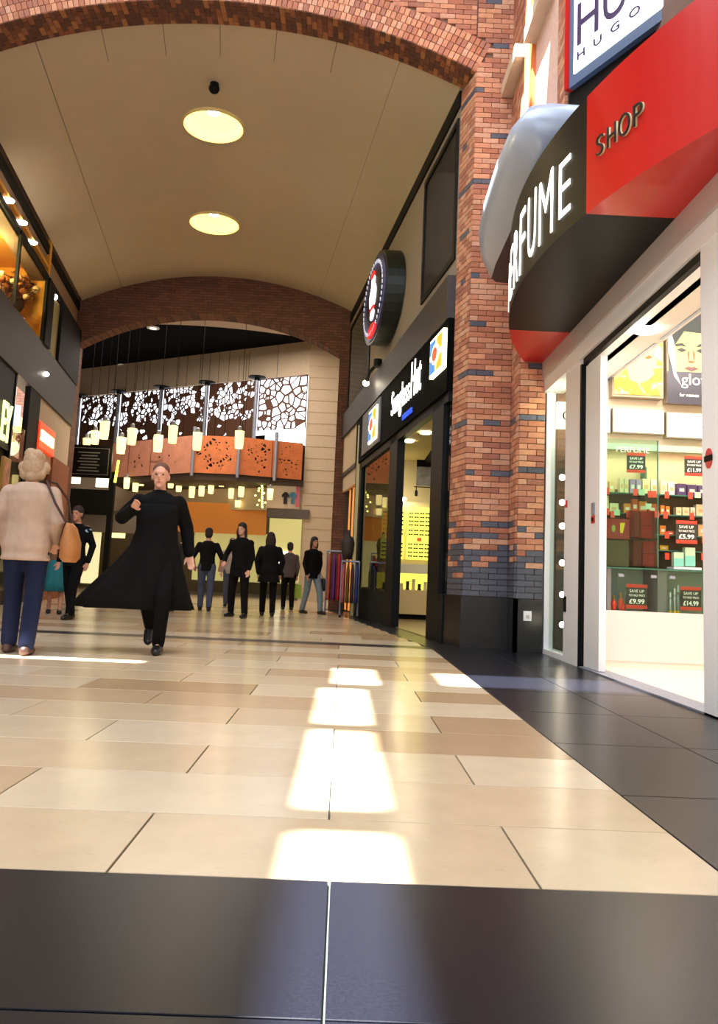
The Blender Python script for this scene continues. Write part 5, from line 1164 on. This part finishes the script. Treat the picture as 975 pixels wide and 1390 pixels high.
# ================================================================== CLOTHES RACK
def rack(px0, px1, py0, py1, Y, cols_, label, name='clothes_rack'):
    a, b, g = at(px0, py1, Y), at(px1, py1, Y), at((px0 + px1) / 2, py0, Y)
    ztop = g.z; t = thing(name, label, 'clothes rack', ((a.x + b.x) / 2, Y, 0)); cx = (a.x + b.x) / 2
    MB().tube([(a.x, Y, ztop), (b.x, Y, ztop)], .02, 8).build('rail', STEEL, t)
    for x in (a.x, b.x): MB().tube([(x, Y, ztop), (x, Y, .03)], .018, 8).build('upright', STEEL, t)
    for x in (a.x, b.x): MB().box(x - .02, x + .02, Y - .25, Y + .25, 0.003, .04).build('foot', BLACK, t)
    n = len(cols_)
    for i, (c_, nm) in enumerate(cols_):
        x = a.x + (b.x - a.x) * (i + .5) / n; w_ = (b.x - a.x) / n * .85
        mb = MB(); prof = []
        for k in range(7):
            z = ztop - .06 - k * (ztop - .30) / 6.5; s_ = [.35, .9, 1, .95, 1.05, 1.0, 1.08][k]
            prof.append((x, Y, z))
        rad = [(w_ * .5 * q, .22 * s2) for q, s2 in zip((.5, .9, 1, .95, 1.05, 1, 1.1), (.25, 1, 1, .95, 1.0, 1.05, 1.1))]
        mb.tube(prof, rad, 12)
        o = one(mb, 'hanging_garment', c_, nm, 'garment', None, True)
        t_ = MB().tube([(x, Y, ztop + .02), (x + .015, Y, ztop - .05), (x, Y, ztop - .07)], .006, 5).build('hanger_hook', STEEL, o) if False else None
G = lambda n, c: mat('garment_' + n, c, .8, var=.1)
rack(441, 461, 748, 832, 19.0, [(G('orange', (190, 90, 60)), 'rusty orange garment on the farther rack'), (G('violet', (110, 50, 130)), 'violet garment on the farther rack'), (G('crimson', (190, 30, 64)), 'crimson garment on the farther rack')], 'farther clothes rack with bright garments beside the walking woman')
rack(461, 485, 762, 836, 17.9, [(G('rose', (170, 90, 100)), 'rose garment on the nearer rack'), (G('olive', (110, 80, 50)), 'brown olive garment on the nearer rack'), (G('plum', (70, 40, 50)), 'dark plum garment on the nearer rack'), (G('navy', (50, 60, 130)), 'blue garment on the nearer rack')], 'nearer clothes rack at the black post of the eyewear shop')
p = at(473, 724, 17.9)
mb = MB(); mb.lathe((p.x, 17.9, 1.24), [(.10, 0), (.13, .15), (.15, .35), (.12, .47), (.04, .52), (.04, .6), (.02, .64)], 16, sx=1, sy=.6)
o = one(mb, 'torso_mannequin', mat('mannequin_dark', (50, 34, 30), .6), 'dark mannequin torso standing above the nearer clothes rack', 'mannequin', None, True)
# ================================================================== PEOPLE
def remesh(o, vox, smooth=2):
    r = o.modifiers.new('one_surface', 'REMESH'); r.mode = 'VOXEL'; r.voxel_size = vox; r.use_smooth_shade = True
    s_ = o.modifiers.new('soften', 'SMOOTH'); s_.factor = .5; s_.iterations = smooth
    return o
class Fig:
    def __init__(s, name, label, loc, H, yaw, pose, skin, lean=(0, 0)):
        s.k = H / 1.75; s.R = Matrix.Rotation(yaw, 3, 'Z'); s.loc = Vector(loc)
        s.t = thing(name, label, 'person', tuple(loc)); s.p = dict(
            hipL=(-.095, 0, .93), kneeL=(-.10, .02, .50), ankL=(-.10, 0, .09), hipR=(.095, 0, .93), kneeR=(.10, .02, .50), ankR=(.10, 0, .09), toeL=(-.10, .17, .03), toeR=(.10, .17, .03),
            pel=(0, 0, .97), chest=(0, .01, 1.28), neck=(0, -.01, 1.47), head=(0, .02, 1.63),
            shL=(-.185, 0, 1.415), elL=(-.23, -.02, 1.13), wrL=(-.22, .08, .88), shR=(.185, 0, 1.415), elR=(.23, -.02, 1.13), wrR=(.22, .08, .88), fing=(0, .03, -1)); s.p.update(pose); s.skin = skin
    def P(s, q): return s.loc + s.R @ (Vector(q) * s.k)
    def J(s, n): return s.P(s.p[n])
    def tube(s, mb, names, rad, seg=12, mi=0):
        pts = [s.J(n) if isinstance(n, str) else s.P(n) for n in names]; rr = [tuple(x * s.k for x in r) if isinstance(r, tuple) else r * s.k for r in rad]
        mb.tube(pts, rr, seg, mi)
        for p, r in ((pts[0], rr[0]), (pts[-1], rr[-1])):
            q = min(r) if isinstance(r, tuple) else r; mb.ball(p, q, seg=10, rings=6, mi=mi)
        return mb
    def rings(s, mb, secs, seg=18, close=True):       # (x, y, z, rx, ry) cross sections in body space
        o = len(mb.v); n = len(secs)
        for x, y, z, rx, ry in secs:
            for k in range(seg): a = 2 * math.pi * k / seg; mb.v.append(s.P((x + rx * math.cos(a), y + ry * math.sin(a), z)))
        for i in range(n - 1):
            for k in range(seg): k2 = (k + 1) % seg; mb.f.append((o + i * seg + k, o + i * seg + k2, o + (i + 1) * seg + k2, o + (i + 1) * seg + k)); mb.m.append(0)
        mb.f.append(tuple(o + k for k in reversed(range(seg)))); mb.m.append(0); mb.f.append(tuple(o + (n - 1) * seg + k for k in range(seg))); mb.m.append(0)
        return mb
    def ball(s, mb, c, rx, ry, rz):
        o = len(mb.v); mb.ball((0, 0, 0), rx, ry, rz, seg=14, rings=10)
        for i in range(o, len(mb.v)): mb.v[i] = s.P(Vector(c) + mb.v[i])
    def torso_secs(s, g=0.0, z0=.88, z1=1.46, w=1.0):
        c, pe, ne = Vector(s.p['chest']), Vector(s.p['pel']), Vector(s.p['neck'])
        out = []
        for z, rx, ry in ((.86, .15, .105), (.93, .168, .115), (1.02, .152, .105), (1.12, .142, .10), (1.22, .155, .11), (1.32, .172, .115), (1.40, .165, .10), (1.45, .10, .075), (1.48, .062, .062)):
            u = (z - .86) / .62; b = pe.lerp(c, min(u * 1.6, 1)) if u < .62 else c.lerp(ne, (u - .62) / .38)
            if z0 <= z <= z1 + .03: out.append((b.x, b.y, z, rx * w + g, ry * w + g))
        return out
    def body(s, vox):
        mb = MB(); s.rings(mb, s.torso_secs(-.008, .8, 1.5))
        for a in 'LR':
            s.tube(mb, ['hip' + a, 'knee' + a, 'ank' + a], [.078, .052, .036]); s.tube(mb, ['ank' + a, tuple(Vector(s.p['ank' + a]).lerp(Vector(s.p['toe' + a]), .55))], [.03, .018])
            s.tube(mb, ['sh' + a, 'el' + a, 'wr' + a], [.040, .036, .026])
            s.hand(mb, a)
        h = Vector(s.p['head']); s.tube(mb, ['neck', tuple(h - Vector((0, .015, .07)))], [.056, .052])
        s.ball(mb, h + Vector((0, 0, .02)), .074, .092, .105); s.ball(mb, h + Vector((0, .035, -.055)), .054, .055, .062)
        s.ball(mb, h + Vector((0, .098, -.018)), .013, .02, .024); s.ball(mb, h + Vector((0, .085, .03)), .05, .016, .013)
        s.ball(mb, h + Vector((0, .083, -.062)), .026, .012, .009); s.ball(mb, h + Vector((0, .078, -.098)), .024, .018, .018)
        for e in (-1, 1): s.ball(mb, h + Vector((e * .076, -.005, -.01)), .012, .02, .032)
        o = mb.build('body', s.skin, s.t); remesh(o, vox * s.k, 1)
        eb = MB()
        for e in (-1, 1): s.ball(eb, h + Vector((e * .031, .083, .008)), .012, .008, .006)
        o = eb.build('eyes', mat('eye_dark', (40, 30, 26), .3), s.t, True)
        mo = MB(); s.ball(mo, h + Vector((0, .093, -.062)), .022, .006, .004); mo.build('mouth', mat('lip_rose', (160, 84, 76), .5), s.t, True)
    def hand(s, mb, a):
        w_, e = Vector(s.p['wr' + a]), Vector(s.p['el' + a]); d = (w_ - e).normalized(); d = (d * .7 + Vector(s.p['fing']) * .3).normalized()
        side = d.cross(Vector((0, 1, 0)) if abs(d.y) < .8 else Vector((1, 0, 0))).normalized(); nrm = side.cross(d).normalized()
        pa = w_ + d * .05; s.tube(mb, [tuple(w_), tuple(w_ + d * .03), tuple(w_ + d * .085)], [.024, (.036, .018), (.038, .015)], 10)
        for i, L_ in enumerate((.062, .072, .068, .052)):
            b = w_ + d * .088 + side * (.027 - i * .018); s.tube(mb, [tuple(b), tuple(b + d * L_ * .55 + nrm * .006), tuple(b + d * L_ * .9 + nrm * .026)], [.0095, .0088, .0075], 7)
        b = w_ + d * .03 + side * .03; s.tube(mb, [tuple(b), tuple(b + d * .03 + side * .022 + nrm * .01), tuple(b + d * .06 + side * .026 + nrm * .022)], [.012, .0105, .009], 7)
    def top(s, m, name='jacket', g=.02, z0=.84, flare=0.0, sleeve=(.062, .054, .042), vox=.014, collar=True, sl=1.0):
        mb = MB(); secs = s.torso_secs(g, .80, 1.455); n0 = secs[0]
        if z0 < .86: secs = [(n0[0], n0[1], z0, n0[3] + flare, n0[4] + flare)] + secs
        s.rings(mb, secs)
        for a in 'LR':
            e, w_ = Vector(s.p['el' + a]), Vector(s.p['wr' + a]); end = e.lerp(w_, .93 * sl)
            s.tube(mb, [tuple(Vector(s.p['sh' + a]) * .98 + Vector((0, 0, -.0))), 'el' + a, tuple(end)], sleeve); mb_sh = s.ball(mb, Vector(s.p['sh' + a]) * .97, .078, .068, .066)
        o = mb.build(name, m, s.t); return remesh(o, vox * s.k, 2)
    def trousers(s, m, r=(.105, .075, .062), vox=.014, name='trousers'):
        mb = MB(); pe = Vector(s.p['pel']); s.rings(mb, [(pe.x, pe.y, .84, .15, .11), (pe.x, pe.y, .93, .178, .125), (pe.x, pe.y, 1.03, .162, .115)])
        for a in 'LR': s.tube(mb, ['hip' + a, 'knee' + a, tuple(Vector(s.p['ank' + a]) + Vector((0, 0, .005)))], list(r))
        o = mb.build(name, m, s.t); return remesh(o, vox * s.k, 2)
    def shoes(s, m):
        for a in 'LR':
            A, T = Vector(s.p['ank' + a]), Vector(s.p['toe' + a]); d = (T - A); d.z = 0; d.normalize(); mb = MB()
            base = min(A.z - .05, T.z)
            s.tube(mb, [tuple(A - d * .05 + Vector((0, 0, -.05))), tuple(A + d * .06 + Vector((0, 0, -.045))), tuple(T)], [(.047, .045), (.052, .044), (.044, .032)], 12)
            o = mb.build('shoe', m, s.t); remesh(o, .012 * s.k, 1)
    def hair(s, m, long=0.0, bulk=1.0, name='hair'):
        h = Vector(s.p['head']); mb = MB(); s.ball(mb, h + Vector((0, -.008, .052)), .086 * bulk, .098 * bulk, .088 * bulk); s.ball(mb, h + Vector((0, -.045, -.01)), .083 * bulk, .068 * bulk, .095 * bulk)
        if long:
            s.rings(mb, [(h.x, h.y - .06, h.z - long, .07, .03), (h.x, h.y - .06, h.z - long * .5, .088, .04), (h.x, h.y - .045, h.z, .085, .06)])
            for e in (-1, 1): s.tube(mb, [tuple(h + Vector((e * .075, .0, .03))), tuple(h + Vector((e * .088, -.0, -.05))), tuple(h + Vector((e * .085, -.01, -long * .85)))], [.022, .026, .02])
        o = mb.build(name, m, s.t); return remesh(o, .011 * s.k, 1)
    def skirt(s, m, secs, folds=.0, nf=9, name='skirt', seg=48, th=.008):
        mb = MB(); o0 = 0; n = len(secs)
        for i, (x, y, z, rx, ry) in enumerate(secs):
            for k in range(seg):
                a = 2 * math.pi * k / seg; f = 1 + folds * (i / (n - 1)) * math.sin(nf * a + i * .25)
                mb.v.append(s.P((x + rx * f * math.cos(a), y + ry * f * math.sin(a), z)))
        for i in range(n - 1):
            for k in range(seg): k2 = (k + 1) % seg; mb.f.append((i * seg + k, (i + 1) * seg + k, (i + 1) * seg + k2, i * seg + k2)); mb.m.append(0)
        o = mb.build(name, m, s.t, True); sl = o.modifiers.new('cloth', 'SOLIDIFY'); sl.thickness = th; return o
def cl(n, c, r=.9): return mat('cloth_' + n, c, r, var=.08, vscale=10, spec=.15)
SK = mat('skin_fair', (214, 158, 132), .55); SK2 = mat('skin_tan', (188, 132, 104), .55)
SHOE = mat('shoe_black', (26, 24, 24), .4); COATB = cl('coat_black', (11, 10, 11))
def stride(l, r, lift=0.0):                            # forward offsets of the two feet
    return dict(kneeL=(-.10, l * .55 + .05, .50), ankL=(-.10, l, .09 + (lift if l < 0 else 0)), toeL=(-.10, l + .17, .03 + (0 if l >= 0 else .0)), kneeR=(.10, r * .55 + .05, .50), ankR=(.10, r, .09 + (lift if r < 0 else 0)), toeR=(.10, r + .17, .03))
PI = math.pi
# woman in the beige jacket, seen from behind
f = Fig('person', 'person from behind in beige jacket, dark jeans, short blonde hair, at left edge', (-2.95, 7.70, 0), 1.86, 0.12, dict(stride(.10, -.12), elL=(-.27, -.03, 1.15), wrL=(-.22, .10, .95), elR=(.25, -.05, 1.14), wrR=(.20, .13, .98)), SK)
f.body(.009); f.top(cl('beige', (184, 158, 140)), g=.045, z0=.80, flare=.02, sleeve=(.075, .064, .05)); f.trousers(cl('jeans_dark', (26, 32, 58)), (.108, .078, .07)); f.shoes(mat('shoe_brown', (70, 46, 40), .5)); f.hair(mat('hair_blonde', (176, 146, 116), .7, var=.2, vscale=40), 0, 1.14)
mb = MB()
for q in ((-.06, -.04, -.07), (.06, -.04, -.07), (0, -.07, -.09), (-.085, 0, -.01), (.085, 0, -.01), (.03, -.06, .09), (-.03, -.05, .10)): f.ball(mb, Vector(f.p['head']) + Vector(q), .055, .05, .06)
remesh(mb.build('hair_curls', MATS['hair_blonde'], f.t), .012, 3)
bag = thing('shoulder_bag', 'tan leather shoulder bag on the right arm of the beige jacket', 'bag', tuple(f.P((.34, .0, .86))))
mb = MB(); c = f.P((.36, .0, .98)); 
f.rings(mb, [(.37, 0, .80, .05, .13), (.37, 0, .84, .085, .175), (.37, 0, .97, .085, .17), (.36, 0, 1.10, .05, .15), (.35, 0, 1.14, .02, .13)], 20); mb.build('bag_body', mat('leather_tan', (170, 112, 62), .55, var=.15), bag, True)
mb = MB(); mb.tube([f.P(q) for q in ((.35, .10, 1.12), (.30, .09, 1.35), (.20, .03, 1.49), (.13, -.05, 1.5), (.24, -.13, 1.3), (.35, -.10, 1.12))], .012, 8); mb.build('strap', mat('leather_dark', (60, 34, 26), .5), bag)
# walker in the long black coat, hurrying toward the camera
f = Fig('person', 'person with short reddish hair in a long flaring black coat striding toward the viewer', (-1.88, 8.25, 0), 1.88, PI + .10, dict(hipL=(-.09, 0, .93), kneeL=(-.12, .16, .52), ankL=(-.09, .06, .09), toeL=(-.09, .22, .03), kneeR=(.06, -.02, .50), ankR=(.04, -.34, .22), toeR=(.04, -.24, .08),
     elR=(.34, -.02, 1.22), wrR=(.20, .20, 1.30), elL=(-.26, -.10, 1.17), wrL=(-.30, -.10, .92), fing=(0, .2, .8)), SK)
f.body(.009); f.top(COATB, 'coat', .035, .80, .03, (.075, .066, .056)); f.trousers(COATB, (.10, .072, .058)); f.shoes(SHOE)
f.skirt(COATB, [(0, .01, 1.36, .20, .145), (0, .01, 1.24, .192, .143), (0, 0, 1.12, .188, .145), (.01, -.01, .98, .22, .175), (.05, -.04, .82, .30, .22), (.10, -.07, .66, .40, .26), (.15, -.10, .50, .49, .30), (.17, -.12, .40, .54, .32)], .09, 7, 'coat_skirt')
f.skirt(COATB, [(0, .0, 1.50, .062, .07), (0, .0, 1.47, .085, .085), (0, .0, 1.43, .12, .10)], 0, 1, 'collar', 24, .012)
h = Vector(f.p['head']); mb = MB(); f.ball(mb, h + Vector((0, -.012, .056)), .080, .090, .080); f.ball(mb, h + Vector((0, -.035, .0)), .079, .07, .08); remesh(mb.build('hair', mat('hair_thin', (104, 66, 52), .8), f.t), .011)
mb = MB(); f.ball(mb, (0, .075, 1.455), .028, .012, .014); mb.build('white_collar', WHITE, f.t, True)
# man in open black suit over a light blue shirt
f = Fig('person', 'person in open black suit and pale blue shirt behind the two nearest people', (-4.28, 13.2, 0), 1.78, PI - .25, dict(stride(.18, -.18), elL=(-.25, -.08, 1.14), wrL=(-.24, .02, .88)), SK2)
f.body(.012); f.top(cl('shirt_blue', (150, 178, 200)), 'shirt', .004, .86, 0, (.050, .042, .034)); f.top(COATB, 'jacket', .018, .80, .015, (.064, .056, .046)); f.trousers(COATB); f.shoes(SHOE); f.hair(mat('hair_dark', (44, 30, 26), .8))
mb = MB(); f.rings(mb, [(0, .125, .98, .045, .012), (0, .135, 1.2, .055, .014), (0, .125, 1.42, .035, .02)], 12); mb.build('shirt_front', cl('shirt_pale', (190, 206, 220)), f.t, True)
# person in teal skirt walking behind the beige jacket
f = Fig('person', 'person in teal skirt and brown top partly hidden behind the beige jacket', (-4.95, 14.4, 0), 1.62, .3, stride(.12, -.12), SK2)
f.body(.014); f.top(cl('brown_top', (120, 84, 60)), 'top', .015); f.skirt(cl('teal', (44, 110, 118)), [(0, 0, 1.0, .165, .12), (0, 0, .85, .19, .15), (0, 0, .6, .22, .19), (0, 0, .42, .25, .22)], .08, 8); f.shoes(SHOE); f.hair(mat('hair_dark', (44, 30, 26), .8), .18)
# group in the background
f = Fig('person', 'person in black T-shirt and grey blue jeans just right of the long black coat', (-3.0, 18.2, 0), 1.80, .1, dict(stride(.12, -.14), elL=(-.30, -.02, 1.14), wrL=(-.27, .1, .95), elR=(.30, -.02, 1.14), wrR=(.27, .12, .95)), SK)
f.body(.014); f.top(cl('tee_black', (20, 18, 20)), 'tshirt', .016, sl=.08, sleeve=(.066, .06, .05)); f.trousers(cl('jeans_grey', (78, 84, 104))); f.shoes(SHOE); f.hair(mat('hair_dark', (44, 30, 26), .8))
f = Fig('person', 'person with long dark hair in black, legs apart, centre of background group', (-1.98, 15.9, 0), 1.80, PI - .35, dict(kneeL=(-.16, .10, .50), ankL=(-.22, .16, .09), toeL=(-.24, .32, .03), kneeR=(.14, .02, .50), ankR=(.22, -.14, .09), toeR=(.25, .02, .03), elR=(.30, .02, 1.15), wrR=(.22, .22, 1.02)), SK)
f.body(.014); f.top(cl('black_wool', (16, 14, 15)), 'jacket', .028, .74, .03); f.trousers(cl('black_wool', (16, 14, 15))); f.shoes(SHOE); f.hair(mat('hair_dark', (44, 30, 26), .8), .22)
f = Fig('person', 'person from behind in black coat with pale bag, right of the striding group', (-1.52, 17.0, 0), 1.70, .15, dict(stride(.10, -.10), elL=(-.27, -.04, 1.14), elR=(.27, -.04, 1.14)), SK)
f.body(.014); f.top(cl('charcoal', (20, 18, 19)), 'coat', .045, .70, .05, (.074, .064, .05)); f.trousers(cl('black_wool', (16, 14, 15))); f.shoes(SHOE); f.hair(mat('hair_dark', (44, 30, 26), .8), .2)
f = Fig('person', 'person with black hair, black top and faded jeans walking beside the clothes racks', (-.70, 18.9, 0), 1.74, PI + .7, dict(stride(.22, -.20), elL=(-.27, -.06, 1.14), wrL=(-.24, -.08, .9)), SK2)
f.body(.014); f.top(cl('black_wool', (16, 14, 15)), 'jacket', .024, .80, .02); f.trousers(cl('jeans_faded', (120, 134, 140))); f.shoes(SHOE); f.hair(mat('hair_dark', (44, 30, 26), .8), .16)
bag = thing('hand_bag', 'black hand bag hanging at the side of the walker in faded jeans', 'bag', tuple(f.P((-.34, -.1, .55))))
mb = MB(); f.rings(mb, [(-.33, -.08, .52, .05, .13), (-.33, -.08, .56, .07, .16), (-.33, -.08, .78, .06, .14), (-.33, -.08, .82, .02, .12)], 16); mb.build('bag_body', mat('bag_black', (28, 24, 24), .5), bag, True)
mb = MB(); mb.tube([f.P(q) for q in ((-.33, .0, .80), (-.28, -.06, .93), (-.33, -.16, .80))], .01, 6); mb.build('handle', MATS['bag_black'], bag)
f = Fig('person', 'person in pale top seen small between the background group', (-2.85, 21.0, 0), 1.72, PI, stride(.08, -.08), SK)
f.body(.018); f.top(cl('pale_top', (176, 160, 160)), 'top', .02); f.trousers(cl('jeans_grey', (78, 84, 104))); f.shoes(SHOE); f.hair(mat('hair_brown', (90, 60, 44), .8))
f = Fig('person', 'person in dark jacket far behind, left of the walker in faded jeans', (-1.35, 20.6, 0), 1.66, .2, stride(.08, -.08), SK)
f.body(.018); f.top(cl('grey_jacket', (86, 78, 84)), 'jacket', .025); f.trousers(cl('black_wool', (16, 14, 15))); f.shoes(SHOE); f.hair(mat('hair_dark', (44, 30, 26), .8))
bag = thing('shopping_bag', 'lime green shopping bag held low in the middle of the background group', 'bag', tuple(f.P((.22, .1, .30))))
mb = MB(); mb.hexa([f.P(q) for q in ((.06, .06, .30), (.38, .06, .30), (.38, .18, .30), (.06, .18, .30), (.08, .08, .66), (.36, .08, .66), (.36, .16, .66), (.08, .16, .66))]); mb.build('bag_body', mat('bag_lime', (150, 190, 70), .6), bag)
mb = MB(); mb.tube([f.P(q) for q in ((.13, .12, .66), (.22, .11, .80), (.31, .12, .66))], .008, 6); mb.build('handle', WHITE, bag)
f = Fig('person', 'person in dark clothes standing behind the long coat, left side', (-3.6, 17.4, 0), 1.72, PI - .2, stride(.08, -.08), SK)
f.body(.016); f.top(cl('dark_olive', (48, 42, 34)), 'jacket', .025); f.trousers(cl('black_wool', (16, 14, 15))); f.shoes(SHOE); f.hair(mat('hair_brown', (90, 60, 44), .8))
# pieces of parts go one level deeper
DEEP = {'sticker_band': 'round_sticker', 'button_mark': 'red_button_plate', 'price': 'card', 'small_print': 'card', 'word': 'print', 'small_word': 'print', 'printed_face': 'print', 'printed_hair': 'print', 'printed_brow': 'print',
        'printed_eye': 'print', 'printed_nose_shadow': 'print', 'printed_nose_base': 'print', 'printed_lips': 'print', 'printed_dress': 'print', 'printed_highlight': 'print', 'flap': 'plate', 'teal_band': 'carton', 'front_print': 'carton',
        'menu_lines': 'board', 'frame_line': 'board', 'rim_lettering': 'face', 'figure_body': 'inner_face', 'figure_head': 'inner_face', 'figure_cap': 'inner_face', 'figure_base': 'inner_face', 'red_shield': 'inner_face',
        'collar': 'coat', 'white_collar': 'coat', 'hinge': 'front_panel', 'mullion': 'frame', 'quarter': 'box', 'ring': 'box', 'eye': 'box', 'yellow_motif': 'body', 'green_motif': 'body'}
for t in [o for o in COL.objects if o.type == 'EMPTY']:
    kids = {}
    for c in t.children: kids.setdefault(c.name.split('.')[0], c)
    for c in list(t.children):
        n_ = c.name.split('.')[0]
        if n_ in DEEP and DEEP[n_] in kids and kids[DEEP[n_]] is not c: c.parent = kids[DEEP[n_]]
for o in bpy.data.objects:
    if '_o' in o: del o['_o']
